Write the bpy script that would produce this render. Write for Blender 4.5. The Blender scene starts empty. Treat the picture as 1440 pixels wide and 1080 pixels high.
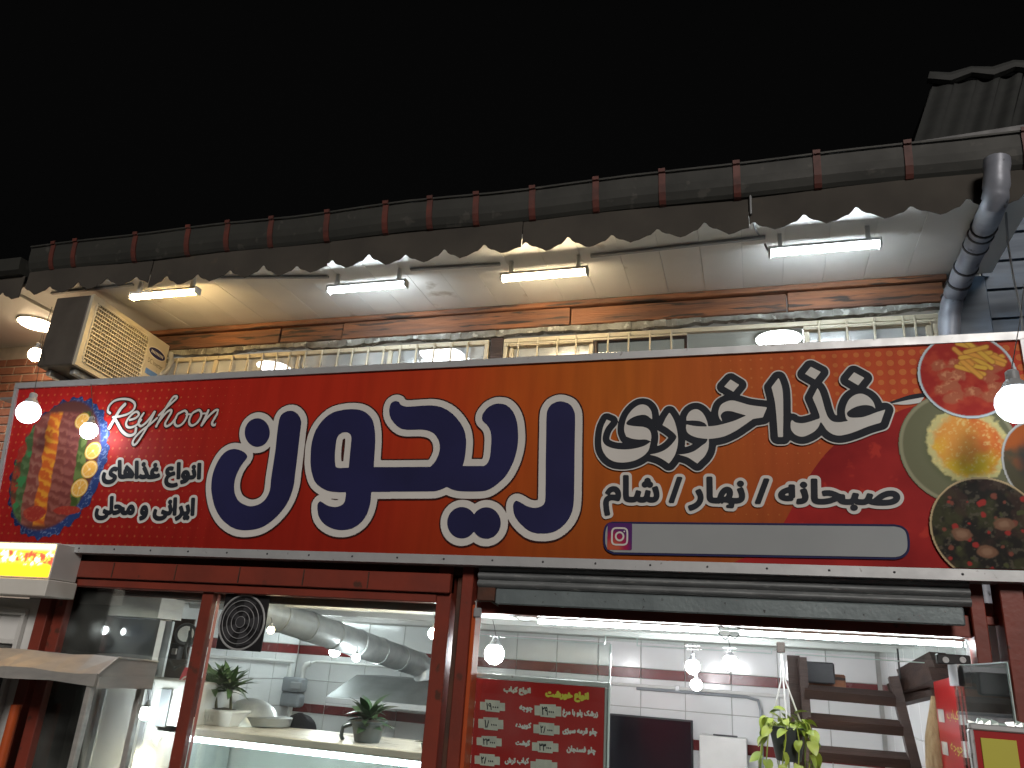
import bpy, bmesh, math, random
import numpy as np
from mathutils import Vector, Matrix
random.seed(7); RNG = np.random.default_rng(5)
sc = bpy.context.scene
COL = sc.collection

# ------------------------------------------------------------------ camera
FPX = 1082.0                                   # focal length in pixels of the 1440 px wide photograph
_v2 = Vector((-3550.0, 145.0, FPX))            # vanishing point of the facade's horizontals
_b = 2950.0
_v1 = Vector(((FPX * FPX - 145.0 * _b) / 3550.0, -_b, FPX))   # vanishing point of the verticals
AX = -_v2.normalized(); AZ = _v1.normalized(); AY = AZ.cross(AX)
EYE = Vector((0.0, -4.0, 2.2))
right = Vector((AX.x, AY.x, AZ.x)); down = Vector((AX.y, AY.y, AZ.y)); fwd = Vector((AX.z, AY.z, AZ.z))
cd = bpy.data.cameras.new('camera'); cam = bpy.data.objects.new('camera', cd); COL.objects.link(cam)
cd.sensor_width = 36.0; cd.lens = FPX / 1440.0 * 36.0; cd.clip_start = 0.05; cd.clip_end = 2000
up = -down; back = -fwd
cam.matrix_world = Matrix(((right.x, up.x, back.x, EYE.x), (right.y, up.y, back.y, EYE.y), (right.z, up.z, back.z, EYE.z), (0, 0, 0, 1)))
sc.camera = cam

# ------------------------------------------------------------------ world, sun, exposure (night)
world = bpy.data.worlds.new('World'); sc.world = world; world.use_nodes = True
wn = world.node_tree.nodes; wl = world.node_tree.links
sky = wn.new('ShaderNodeTexSky'); sky.sky_type = 'NISHITA'; sky.sun_disc = False
sky.sun_elevation = math.radians(-4.0); sky.sun_rotation = math.radians(160); sky.dust_density = 6.0
bg = wn['Background']; bg.inputs['Strength'].default_value = 0.10
bw = wn.new('ShaderNodeRGBToBW'); wl.new(sky.outputs[0], bw.inputs[0]); wl.new(bw.outputs[0], bg.inputs['Color'])   # overcast night: no colour left in it
sd = bpy.data.lights.new('street_light', 'SUN'); sd.energy = 0.98; sd.angle = math.radians(14); sd.color = (1.0, 0.93, 0.86)
sun = bpy.data.objects.new('sun', sd); COL.objects.link(sun); sun.location = (2, -12, 8)
sun.rotation_euler = Vector((-0.35, 1.0, -0.50)).to_track_quat('-Z', 'Y').to_euler()
sc.view_settings.view_transform = 'Standard'; sc.view_settings.look = 'None'
sc.view_settings.gamma = 1.0; sc.view_settings.exposure = 0.7; sc.view_settings.use_curve_mapping = False
sc.render.engine = 'CYCLES'
sc.cycles.use_denoising = True
sc.cycles.max_bounces = 8; sc.cycles.transparent_max_bounces = 12
sc.cycles.sample_clamp_indirect = 4.0
sc.cycles.caustics_reflective = False; sc.cycles.caustics_refractive = False

# ------------------------------------------------------------------ pixels to points
def ray(px, py):
    d = Vector((px - 720.0, py - 540.0, FPX)); return right * d.x + down * d.y + fwd * d.z
def P(px, py, y=0.0):
    r = ray(px, py); t = (y - EYE.y) / r.y; return EYE + r * t
def PZ(px, py, z):
    r = ray(px, py); t = (z - EYE.z) / r.z; return EYE + r * t
def PX(px, py, x):
    r = ray(px, py); t = (x - EYE.x) / r.x; return EYE + r * t

# ------------------------------------------------------------------ materials
def lin(r, g, b):
    f = lambda c: c / 12.92 if c <= 0.04045 else ((c + 0.055) / 1.055) ** 2.4
    return (f(r / 255.0), f(g / 255.0), f(b / 255.0))
def newmat(name):
    m = bpy.data.materials.new(name); m.use_nodes = True
    return m, m.node_tree.nodes, m.node_tree.links, m.node_tree.nodes['Principled BSDF']
def mat(name, c1, c2=None, scale=6.0, rough=0.5, metal=0.0, bump=0.0, bscale=None, stretch=(1, 1, 1), detail=5.0, lo=0.35, hi=0.7, c3=None, s3=25.0, t3=0.62, coat=0.0, rvar=0.12, spec=0.5):
    m, n, l, b = newmat(name)
    b.inputs['Roughness'].default_value = rough; b.inputs['Metallic'].default_value = metal
    b.inputs['Coat Weight'].default_value = coat; b.inputs['Specular IOR Level'].default_value = spec
    tc = n.new('ShaderNodeTexCoord'); oi = n.new('ShaderNodeObjectInfo')
    add = n.new('ShaderNodeVectorMath'); add.operation = 'ADD'
    sm = n.new('ShaderNodeMath'); sm.operation = 'MULTIPLY'; sm.inputs[1].default_value = 37.0
    l.new(oi.outputs['Random'], sm.inputs[0]); l.new(tc.outputs['Object'], add.inputs[0]); l.new(sm.outputs[0], add.inputs[1])
    mp = n.new('ShaderNodeMapping'); mp.inputs['Scale'].default_value = stretch; l.new(add.outputs[0], mp.inputs['Vector'])
    nz = n.new('ShaderNodeTexNoise'); nz.inputs['Scale'].default_value = scale; nz.inputs['Detail'].default_value = detail
    l.new(mp.outputs[0], nz.inputs['Vector'])
    cr = n.new('ShaderNodeValToRGB'); cr.color_ramp.elements[0].position = lo; cr.color_ramp.elements[1].position = hi
    cr.color_ramp.elements[0].color = (*c1, 1); cr.color_ramp.elements[1].color = (*(c2 or c1), 1)
    l.new(nz.outputs['Fac'], cr.inputs['Fac'])
    out = cr.outputs['Color']
    if c3:
        n3 = n.new('ShaderNodeTexNoise'); n3.inputs['Scale'].default_value = s3; n3.inputs['Detail'].default_value = 6; l.new(mp.outputs[0], n3.inputs['Vector'])
        r3 = n.new('ShaderNodeValToRGB'); r3.color_ramp.elements[0].position = t3; r3.color_ramp.elements[1].position = t3 + 0.06
        l.new(n3.outputs['Fac'], r3.inputs['Fac'])
        mx = n.new('ShaderNodeMixRGB'); mx.inputs['Color2'].default_value = (*c3, 1)
        l.new(r3.outputs['Color'], mx.inputs['Fac']); l.new(out, mx.inputs['Color1']); out = mx.outputs['Color']
    l.new(out, b.inputs['Base Color'])
    rm = n.new('ShaderNodeMapRange'); rm.inputs['To Min'].default_value = max(0.02, rough - rvar); rm.inputs['To Max'].default_value = min(1, rough + rvar)
    l.new(nz.outputs['Fac'], rm.inputs['Value']); l.new(rm.outputs[0], b.inputs['Roughness'])
    if bump:
        nb = n.new('ShaderNodeTexNoise'); nb.inputs['Scale'].default_value = bscale or scale * 4; nb.inputs['Detail'].default_value = 6
        l.new(mp.outputs[0], nb.inputs['Vector'])
        bp = n.new('ShaderNodeBump'); bp.inputs['Strength'].default_value = bump; bp.inputs['Distance'].default_value = 0.01
        l.new(nb.outputs['Fac'], bp.inputs['Height']); l.new(bp.outputs[0], b.inputs['Normal'])
    return m
def emat(name, col, strength):
    m, n, l, b = newmat(name)
    b.inputs['Base Color'].default_value = (0.8, 0.8, 0.8, 1)
    b.inputs['Emission Color'].default_value = (*col, 1); b.inputs['Emission Strength'].default_value = strength
    return m
def glassmat(name, tint=(0.93, 0.97, 0.95), refl=1.0, rough=0.02, dirt=0.05):
    m, n, l, b = newmat(name); n.remove(b)
    tr = n.new('ShaderNodeBsdfTransparent'); tr.inputs[0].default_value = (*tint, 1)
    gl = n.new('ShaderNodeBsdfGlossy'); gl.inputs['Roughness'].default_value = rough; gl.inputs['Color'].default_value = (1, 1, 1, 1)
    fr = n.new('ShaderNodeFresnel'); fr.inputs['IOR'].default_value = 1.45
    mu = n.new('ShaderNodeMath'); mu.operation = 'MULTIPLY'; mu.inputs[1].default_value = refl; l.new(fr.outputs[0], mu.inputs[0])
    mx = n.new('ShaderNodeMixShader'); l.new(mu.outputs[0], mx.inputs[0]); l.new(tr.outputs[0], mx.inputs[1]); l.new(gl.outputs[0], mx.inputs[2])
    df = n.new('ShaderNodeBsdfDiffuse'); df.inputs[0].default_value = (0.6, 0.6, 0.58, 1)
    tc = n.new('ShaderNodeTexCoord'); nz = n.new('ShaderNodeTexNoise'); nz.inputs['Scale'].default_value = 3.0; nz.inputs['Detail'].default_value = 6
    l.new(tc.outputs['Object'], nz.inputs['Vector'])
    mr = n.new('ShaderNodeMapRange'); mr.inputs['From Min'].default_value = 0.4; mr.inputs['From Max'].default_value = 0.75; mr.inputs['To Max'].default_value = dirt * 2
    l.new(nz.outputs['Fac'], mr.inputs['Value'])
    m2 = n.new('ShaderNodeMixShader'); l.new(mr.outputs[0], m2.inputs[0]); l.new(mx.outputs[0], m2.inputs[1]); l.new(df.outputs[0], m2.inputs[2])
    l.new(m2.outputs[0], n['Material Output'].inputs['Surface'])
    return m
def vcolmat(name, rough=0.6):
    m, n, l, b = newmat(name); b.inputs['Roughness'].default_value = rough; b.inputs['Specular IOR Level'].default_value = 0.15
    a = n.new('ShaderNodeVertexColor'); a.layer_name = 'print'; l.new(a.outputs['Color'], b.inputs['Base Color'])
    return m
M = {}
M['red_steel'] = mat('red_steel', (0.24, 0.045, 0.028), (0.17, 0.034, 0.022), 5, 0.42, 0, 0.12, 30, c3=(0.09, 0.035, 0.024), s3=9, t3=0.64)
M['orange_steel'] = mat('orange_steel', (0.5, 0.09, 0.02), (0.42, 0.07, 0.02), 5, 0.4)
M['rust'] = mat('rust', (0.045, 0.025, 0.018), (0.11, 0.04, 0.022), 7, 0.75, 0, 0.3, 40)
M['alu'] = mat('aluminium', (0.55, 0.56, 0.57), (0.45, 0.46, 0.47), 9, 0.42, 0.35, 0.03, c3=(0.25, 0.24, 0.23), s3=30, t3=0.68)
M['white_paint'] = mat('white_paint', (0.74, 0.72, 0.67), (0.66, 0.64, 0.58), 4, 0.5, 0, 0.05)
M['white_wall'] = mat('white_wall', (0.72, 0.72, 0.71), (0.62, 0.62, 0.6), 2.5, 0.6, 0, 0.05)
M['pvc'] = mat('pvc_panel', (0.72, 0.71, 0.68), (0.64, 0.63, 0.60), 2.5, 0.42, 0, 0.03, c3=(0.42, 0.38, 0.32), s3=3, t3=0.68)
M['cream_frame'] = mat('cream_frame', (0.62, 0.56, 0.42), (0.52, 0.46, 0.34), 5, 0.5, 0, 0.08, c3=(0.3, 0.22, 0.14), s3=14, t3=0.66)
M['wood'] = mat('old_wood', (0.29, 0.115, 0.050), (0.15, 0.070, 0.042), 2.2, 0.65, 0, 0.5, 12, stretch=(0.8, 6, 9), lo=0.38, hi=0.60, detail=8, c3=(0.045, 0.03, 0.024), s3=3.5, t3=0.56)
M['wood_dark'] = mat('dark_wood', (0.055, 0.028, 0.02), (0.03, 0.016, 0.012), 3, 0.6, 0, 0.3, 15, stretch=(1, 6, 6))
M['peel'] = mat('peeling_paint', (0.3, 0.3, 0.27), (0.09, 0.075, 0.06), 9, 0.7, 0, 0.6, 30, c3=(0.5, 0.5, 0.46), s3=16, t3=0.58)
M['fascia'] = mat('fascia_tin', (0.070, 0.062, 0.052), (0.048, 0.043, 0.038), 2.5, 0.7, 0.0, 0.06, 8, spec=0.15, c3=(0.078, 0.065, 0.05), s3=7, t3=0.66)
M['gutter'] = mat('gutter_tin', (0.032, 0.032, 0.027), (0.020, 0.021, 0.018), 4, 0.65, 0.0, 0.12, 20, c3=(0.055, 0.052, 0.045), s3=10, t3=0.62)
M['strap'] = mat('strap_iron', (0.13, 0.032, 0.022), (0.07, 0.022, 0.017), 12, 0.6)
M['pipe'] = mat('downpipe_tin', (0.36, 0.38, 0.44), (0.22, 0.24, 0.29), 7, 0.42, 0.15, 0.15, 18, c3=(0.08, 0.08, 0.09), s3=14, t3=0.66)
M['siding'] = mat('siding', (0.085, 0.135, 0.20), (0.07, 0.105, 0.16), 3, 0.5, 0, 0.08, 12, stretch=(1, 4, 8))
M['sheet'] = mat('roof_sheet', (0.055, 0.058, 0.056), (0.038, 0.04, 0.04), 4, 0.5, 0.3, 0.1)
M['ac_body'] = mat('ac_body', (0.55, 0.50, 0.39), (0.46, 0.41, 0.31), 5, 0.45, 0, 0.04, c3=(0.3, 0.25, 0.17), s3=12, t3=0.68)
M['ac_shaded_side'] = mat('ac_shaded_side', (0.11, 0.095, 0.08), (0.07, 0.06, 0.05), 4, 0.55, 0.2, 0.1)  # darker than the front: shade of the unlit side put into the colour
M['ac_dark'] = mat('ac_dark', (0.10, 0.075, 0.05), (0.06, 0.045, 0.03), 12, 0.7)
M['black'] = mat('black_metal', (0.018, 0.018, 0.02), (0.03, 0.03, 0.032), 8, 0.4, 0.3)
M['dark_grey'] = mat('dark_grey', (0.05, 0.05, 0.055), (0.035, 0.035, 0.04), 8, 0.5)
M['rubber'] = mat('cable_black', (0.02, 0.02, 0.02), (0.03, 0.03, 0.03), 8, 0.6)
M['grey_plastic'] = mat('grey_plastic', (0.32, 0.33, 0.34), (0.26, 0.27, 0.28), 8, 0.5)
M['meter'] = mat('meter_grey', (0.27, 0.29, 0.31), (0.22, 0.24, 0.26), 8, 0.4)
M['stainless'] = mat('stainless', (0.62, 0.60, 0.56), (0.48, 0.47, 0.45), 5, 0.38, 0.45, 0.12, 7, stretch=(1, 1, 5))
M['hood_steel'] = mat('hood_steel', (0.25, 0.26, 0.26), (0.17, 0.18, 0.18), 4, 0.42, 0.5, 0.08, 6)
M['galv'] = mat('galvanised', (0.50, 0.52, 0.53), (0.38, 0.40, 0.41), 9, 0.38, 0.6, 0.12, 14)
M['tile'] = mat('white_tile', (0.70, 0.71, 0.71), (0.64, 0.65, 0.65), 3, 0.16, 0, 0.02, rvar=0.06)
M['tile_red'] = mat('red_tile', (0.15, 0.022, 0.022), (0.10, 0.018, 0.018), 6, 0.25)
M['grout'] = mat('grout', (0.42, 0.42, 0.40), (0.34, 0.34, 0.32), 10, 0.8)
M['ceiling'] = mat('ceiling_white', (0.68, 0.68, 0.67), (0.58, 0.58, 0.57), 2, 0.5)
M['floor'] = mat('floor_tile', (0.3, 0.28, 0.25), (0.24, 0.22, 0.2), 4, 0.4)
M['asphalt'] = mat('asphalt', (0.045, 0.045, 0.047), (0.06, 0.06, 0.06), 30, 0.85, 0, 0.3, 90)
M['paving'] = mat('paving', (0.2, 0.19, 0.18), (0.15, 0.145, 0.14), 8, 0.8, 0, 0.2, 40)
M['shutter'] = mat('shutter_steel', (0.21, 0.225, 0.23), (0.13, 0.14, 0.145), 6, 0.5, 0.2, 0.2, 35, stretch=(1, 5, 5), c3=(0.32, 0.33, 0.32), s3=14, t3=0.62)
M['shutter_bar'] = mat('shutter_bar', (0.20, 0.24, 0.25), (0.14, 0.17, 0.18), 6, 0.45, 0.3, 0.15, 40, c3=(0.05, 0.05, 0.05), s3=30, t3=0.64)
M['glass'] = glassmat('window_glass', dirt=0.02)
M['glass_door'] = glassmat('door_glass', (0.86, 0.93, 0.9), 1.0, dirt=0.10)
M['glass_dark'] = glassmat('tinted_glass', (0.30, 0.32, 0.36), 3.0, 0.05, 0.16)
def frostmat(name):
    m, n, l, b = newmat(name); b.inputs['Base Color'].default_value = (0.56, 0.58, 0.58, 1); b.inputs['Roughness'].default_value = 0.14; b.inputs['Specular IOR Level'].default_value = 0.9
    tc = n.new('ShaderNodeTexCoord'); nz = n.new('ShaderNodeTexNoise'); nz.inputs['Scale'].default_value = 4; nz.inputs['Detail'].default_value = 5; l.new(tc.outputs['Object'], nz.inputs['Vector'])
    cr = n.new('ShaderNodeValToRGB'); cr.color_ramp.elements[0].color = (0.40, 0.42, 0.42, 1); cr.color_ramp.elements[1].color = (0.64, 0.66, 0.66, 1); cr.color_ramp.elements[0].position = 0.3; cr.color_ramp.elements[1].position = 0.65
    l.new(nz.outputs['Fac'], cr.inputs['Fac']); l.new(cr.outputs['Color'], b.inputs['Base Color'])
    tr = n.new('ShaderNodeBsdfTransparent'); mx = n.new('ShaderNodeMixShader'); mx.inputs[0].default_value = 0.30
    l.new(b.outputs[0], mx.inputs[1]); l.new(tr.outputs[0], mx.inputs[2]); l.new(mx.outputs[0], n['Material Output'].inputs['Surface']); return m
M['frosted'] = frostmat('frosted_glass')
M['glass_edge'] = mat('glass_edge', (0.55, 0.7, 0.66), (0.5, 0.65, 0.62), 5, 0.15, spec=0.9)
M['led_warm'] = emat('led_warm', (1.0, 0.68, 0.29), 64.0)
M['led_neutral'] = emat('led_neutral', (1.0, 0.80, 0.50), 68.0)
M['led_cool'] = emat('led_cool', (0.82, 0.93, 1.0), 66.0)
M['strip_cool'] = emat('strip_cool', (0.90, 0.97, 1.0), 30.0)
M['strip_blue'] = emat('strip_blue', (0.80, 0.86, 1.0), 12.0)
M['strip_warm'] = emat('strip_warm', (1.0, 0.84, 0.58), 40.0)
M['bulb_cool'] = emat('bulb_cool', (0.78, 0.91, 1.0), 4.5)
M['bulb_white'] = emat('bulb_white', (0.95, 0.97, 1.0), 110.0)
M['bulb_mid'] = emat('bulb_mid', (0.95, 0.97, 1.0), 70.0)
M['bulb_small'] = emat('bulb_small', (0.95, 0.97, 1.0), 20.0)
M['bulb_warm'] = emat('bulb_warm', (1.0, 0.74, 0.42), 30.0)
M['disc_warm'] = emat('disc_warm', (1.0, 0.74, 0.46), 24.0)
M['disc_cool'] = emat('disc_cool', (0.95, 0.97, 1.0), 34.0)
M['led_end'] = mat('fixture_white', (0.7, 0.7, 0.68), (0.62, 0.62, 0.6), 8, 0.4)
M['print'] = vcolmat('printed_picture')
M['grey_white'] = mat('lettering_grey_white', (0.68, 0.655, 0.62), (0.62, 0.60, 0.57), 3, 0.6, spec=0.2)
M['navy'] = mat('lettering_navy', (0.022, 0.022, 0.085), (0.017, 0.017, 0.062), 2, 0.6, spec=0.15)
M['ink'] = mat('lettering_ink', (0.022, 0.026, 0.036), (0.016, 0.018, 0.025), 3, 0.6, spec=0.15)
M['brown_ink'] = mat('lettering_brown', (0.05, 0.012, 0.01), (0.04, 0.01, 0.008), 3, 0.6, spec=0.15)  # dark brown print ink for letter outlines
M['swoosh'] = mat('swoosh_red', (0.40, 0.016, 0.014), (0.24, 0.010, 0.012), 4, 0.6, spec=0.15, detail=8, c3=(0.46, 0.03, 0.02), s3=9, t3=0.62)
M['label_white'] = mat('label_white', (0.34, 0.36, 0.37), (0.30, 0.32, 0.33), 2, 0.6, spec=0.2)
M['menu_red'] = mat('menu_red', (0.42, 0.018, 0.018), (0.34, 0.014, 0.015), 2, 0.35)
M['menu_yellow'] = mat('menu_yellow', (0.62, 0.58, 0.08), (0.55, 0.5, 0.07), 2, 0.4)
M['menu_white'] = mat('menu_white', (0.68, 0.68, 0.68), (0.62, 0.62, 0.62), 2, 0.4)
M['tape'] = mat('paper_tape', (0.62, 0.60, 0.54), (0.46, 0.45, 0.42), 14, 0.35)
M['tv'] = mat('tv_screen', (0.008, 0.01, 0.014), (0.012, 0.014, 0.018), 2, 0.12)
M['leaf'] = mat('leaf_green', (0.045, 0.095, 0.03), (0.08, 0.14, 0.05), 14, 0.4)
M['leaf_dark'] = mat('leaf_dark', (0.02, 0.05, 0.022), (0.035, 0.075, 0.03), 14, 0.35)
M['leaf_pothos'] = mat('leaf_pothos', (0.20, 0.31, 0.045), (0.40, 0.46, 0.07), 9, 0.35)
M['stem'] = mat('stem', (0.10, 0.09, 0.04), (0.07, 0.07, 0.03), 10, 0.6)
M['soil'] = mat('soil', (0.03, 0.022, 0.016), (0.05, 0.035, 0.025), 30, 0.9, 0, 0.4)
M['pot_dark'] = mat('pot_dark', (0.07, 0.085, 0.09), (0.05, 0.06, 0.065), 6, 0.45)
M['pot_white'] = mat('pot_white', (0.66, 0.66, 0.64), (0.6, 0.6, 0.58), 6, 0.4)
M['marble'] = mat('counter_stone', (0.66, 0.62, 0.54), (0.52, 0.48, 0.42), 4, 0.3, stretch=(1, 3, 3), c3=(0.4, 0.36, 0.3), s3=5, t3=0.6)
M['skin'] = mat('skin', (0.42, 0.24, 0.16), (0.38, 0.21, 0.14), 9, 0.5)
M['hair'] = mat('hair', (0.008, 0.008, 0.012), (0.012, 0.012, 0.016), 40, 0.7, 0, 0.5, 90, stretch=(1, 1, 4), spec=0.08)
M['shirt'] = mat('shirt', (0.05, 0.06, 0.08), (0.04, 0.05, 0.07), 9, 0.8)
M['trousers'] = mat('trousers', (0.03, 0.03, 0.035), (0.04, 0.04, 0.045), 9, 0.8)
M['brick'] = mat('brick', (0.40, 0.17, 0.11), (0.30, 0.12, 0.08), 9, 0.8, 0, 0.3, 40)
M['mortar'] = mat('mortar', (0.62, 0.55, 0.48), (0.52, 0.46, 0.4), 14, 0.85)
M['straw'] = mat('straw', (0.42, 0.30, 0.16), (0.30, 0.20, 0.10), 24, 0.85, 0, 0.8, 60, stretch=(3, 3, 0.6))
M['pink'] = mat('red_label', (0.5, 0.04, 0.06), (0.42, 0.03, 0.05), 6, 0.4)
M['blue_label'] = mat('blue_label', (0.10, 0.22, 0.5), (0.08, 0.18, 0.42), 20, 0.4)
M['yellow_light'] = emat('lightbox_yellow', (1.0, 0.62, 0.08), 0.9)

# ------------------------------------------------------------------ mesh helpers
class MB:
    def __init__(s): s.v = []; s.f = []
    def add(s, vs, fs):
        o = len(s.v); s.v += [tuple(v) for v in vs]; s.f += [tuple(i + o for i in f) for f in fs]; return s
    def box(s, x0, x1, y0, y1, z0, z1, bev=0.0, seg=1):
        if x0 > x1: x0, x1 = x1, x0
        if y0 > y1: y0, y1 = y1, y0
        if z0 > z1: z0, z1 = z1, z0
        if bev > 0:
            bm = bmesh.new(); bmesh.ops.create_cube(bm, size=1.0)
            for v in bm.verts: v.co = Vector(((x0 + x1) / 2 + v.co.x * (x1 - x0), (y0 + y1) / 2 + v.co.y * (y1 - y0), (z0 + z1) / 2 + v.co.z * (z1 - z0)))
            bmesh.ops.bevel(bm, geom=bm.edges[:], offset=min(bev, (x1 - x0) * .45, (y1 - y0) * .45, (z1 - z0) * .45), segments=seg, affect='EDGES', profile=0.5)
            bm.verts.index_update()
            s.add([v.co[:] for v in bm.verts], [[v.index for v in f.verts] for f in bm.faces]); bm.free(); return s
        vs = [(x0, y0, z0), (x1, y0, z0), (x1, y1, z0), (x0, y1, z0), (x0, y0, z1), (x1, y0, z1), (x1, y1, z1), (x0, y1, z1)]
        return s.add(vs, [(0, 3, 2, 1), (4, 5, 6, 7), (0, 1, 5, 4), (1, 2, 6, 5), (2, 3, 7, 6), (3, 0, 4, 7)])
    def hexa(s, c):      # eight corners: bottom ring then top ring
        return s.add(c, [(0, 3, 2, 1), (4, 5, 6, 7), (0, 1, 5, 4), (1, 2, 6, 5), (2, 3, 7, 6), (3, 0, 4, 7)])
    def beam(s, a, b, w, h, upv=(0, 0, 1)):     # a box along a-b, w wide, h along up
        a = Vector(a); b = Vector(b); d = (b - a).normalized(); u = Vector(upv); r = d.cross(u).normalized(); u = r.cross(d)
        c = []
        for q in (a, b):
            c += [q - r * w / 2 - u * h / 2, q + r * w / 2 - u * h / 2, q + r * w / 2 + u * h / 2, q - r * w / 2 + u * h / 2]
        return s.add(c, [(0, 1, 2, 3), (7, 6, 5, 4), (0, 4, 5, 1), (1, 5, 6, 2), (2, 6, 7, 3), (3, 7, 4, 0)])
    def prism_xz(s, poly, y0, y1):              # polygon (x, z), counter-clockwise seen from -y
        n = len(poly)
        vs = [(x, y0, z) for x, z in poly] + [(x, y1, z) for x, z in poly]
        fs = [tuple(range(n)), tuple(range(2 * n - 1, n - 1, -1))]
        for i in range(n):
            j = (i + 1) % n; fs.append((i, i + n, j + n, j))
        return s.add(vs, fs)
    def prism_yz(s, poly, x0, x1):
        n = len(poly)
        vs = [(x0, y, z) for y, z in poly] + [(x1, y, z) for y, z in poly]
        fs = [tuple(range(n - 1, -1, -1)), tuple(range(n, 2 * n))]
        for i in range(n):
            j = (i + 1) % n; fs.append((i, j, j + n, i + n))
        return s.add(vs, fs)
    def tube(s, pts, r, n=10, caps=True):
        pts = [Vector(p) for p in pts]; k = len(pts); rs = r if isinstance(r, (list, tuple)) else [r] * k
        vs = []; fs = []; u = None
        for i, p in enumerate(pts):
            d = (pts[min(i + 1, k - 1)] - pts[max(i - 1, 0)]).normalized()
            if u is None: u = d.orthogonal().normalized()
            u = (u - d * u.dot(d)).normalized(); w = d.cross(u)
            for j in range(n):
                a = 2 * math.pi * j / n; vs.append(p + (u * math.cos(a) + w * math.sin(a)) * rs[i])
        for i in range(k - 1):
            for j in range(n):
                j2 = (j + 1) % n; fs.append((i * n + j, i * n + j2, (i + 1) * n + j2, (i + 1) * n + j))
        if caps: fs.append(tuple(range(n - 1, -1, -1))); fs.append(tuple((k - 1) * n + j for j in range(n)))
        return s.add(vs, fs)
    def lathe(s, prof, c, axis=(0, 0, 1), n=20):
        ax = Vector(axis).normalized(); u = ax.orthogonal().normalized(); w = ax.cross(u); c = Vector(c)
        vs = []; fs = []; k = len(prof)
        for r, h in prof:
            for j in range(n):
                a = 2 * math.pi * j / n; vs.append(c + ax * h + (u * math.cos(a) + w * math.sin(a)) * max(r, 1e-4))
        for i in range(k - 1):
            for j in range(n):
                j2 = (j + 1) % n; fs.append((i * n + j, i * n + j2, (i + 1) * n + j2, (i + 1) * n + j))
        fs.append(tuple(range(n - 1, -1, -1))); fs.append(tuple((k - 1) * n + j for j in range(n)))
        return s.add(vs, fs)
    def ball(s, c, rx, ry, rz, n=16, m=10, rot=None):
        vs = []; fs = []; c = Vector(c)
        for i in range(m + 1):
            t = math.pi * i / m
            for j in range(n):
                a = 2 * math.pi * j / n; v = Vector((rx * math.sin(t) * math.cos(a), ry * math.sin(t) * math.sin(a), rz * math.cos(t)))
                if rot: v = rot @ v
                vs.append(c + v)
        for i in range(m):
            for j in range(n):
                j2 = (j + 1) % n; fs.append((i * n + j, (i + 1) * n + j, (i + 1) * n + j2, i * n + j2))
        return s.add(vs, fs)
    def mesh(s, name):
        me = bpy.data.meshes.new(name); me.from_pydata(s.v, [], s.f); me.update(); return me
def wloc(o):
    v = Vector((0, 0, 0))
    while o: v += o.location; o = o.parent
    return v
def put(name, mb, m, parent=None, smooth=False):
    me = mb if isinstance(mb, bpy.types.Mesh) else mb.mesh(name)
    me.materials.append(M[m] if isinstance(m, str) else m)
    if smooth:
        me.polygons.foreach_set('use_smooth', [True] * len(me.polygons)); me.set_sharp_from_angle(angle=math.radians(38))
    o = bpy.data.objects.new(name, me); COL.objects.link(o)
    if parent: o.parent = parent; o.location = -wloc(parent)
    return o
def inst(name, me, loc, parent=None, rot=None, scale=None):
    o = bpy.data.objects.new(name, me); COL.objects.link(o)
    if parent: o.parent = parent; o.location = Vector(loc) - wloc(parent)
    else: o.location = loc
    if rot is not None: o.rotation_euler = rot
    if scale is not None: o.scale = scale
    return o
def thing(name, loc, label, cat, group=None):
    o = bpy.data.objects.new(name, None); COL.objects.link(o); o.location = loc; o.empty_display_size = 0.1
    o['label'] = label; o['category'] = cat
    if group: o['group'] = group
    return o
def tag(o, label, cat, group=None):
    o['label'] = label; o['category'] = cat
    if group: o['group'] = group
    return o
def struct(o): o['kind'] = 'structure'; return o

# ------------------------------------------------------------------ flat lettering from distance fields
def catmull(pts, closed=True, step=6):
    """pts: (x, y) or (x, y, 1) for a sharp corner"""
    n = len(pts); out = []
    rng = range(n if closed else n - 1)
    for i in rng:
        p1 = pts[i]; p2 = pts[(i + 1) % n]
        p0 = pts[(i - 1) % n] if (closed or i > 0) else p1
        p3 = pts[(i + 2) % n] if (closed or i + 2 < n) else p2
        c1 = len(p1) > 2; c2 = len(p2) > 2
        a = np.array(p1[:2], float); b = np.array(p2[:2], float)
        ta = np.zeros(2) + (b - a) * (1.0 if c1 else 0) if c1 else (b - np.array(p0[:2], float)) * 0.5
        tb = (b - a) if c2 else (np.array(p3[:2], float) - a) * 0.5
        L = np.linalg.norm(b - a)
        for t_, c_ in ((ta, 0), (tb, 0)):
            l_ = np.linalg.norm(t_)
            if l_ > 1.6 * L and l_ > 0: t_ *= 1.6 * L / l_
        for k in range(step):
            t = k / step; t2 = t * t; t3 = t2 * t
            out.append((2 * t3 - 3 * t2 + 1) * a + (t3 - 2 * t2 + t) * ta + (-2 * t3 + 3 * t2) * b + (t3 - t2) * tb)
    if not closed: out.append(np.array(pts[-1][:2], float))
    return np.array(out)
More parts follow.
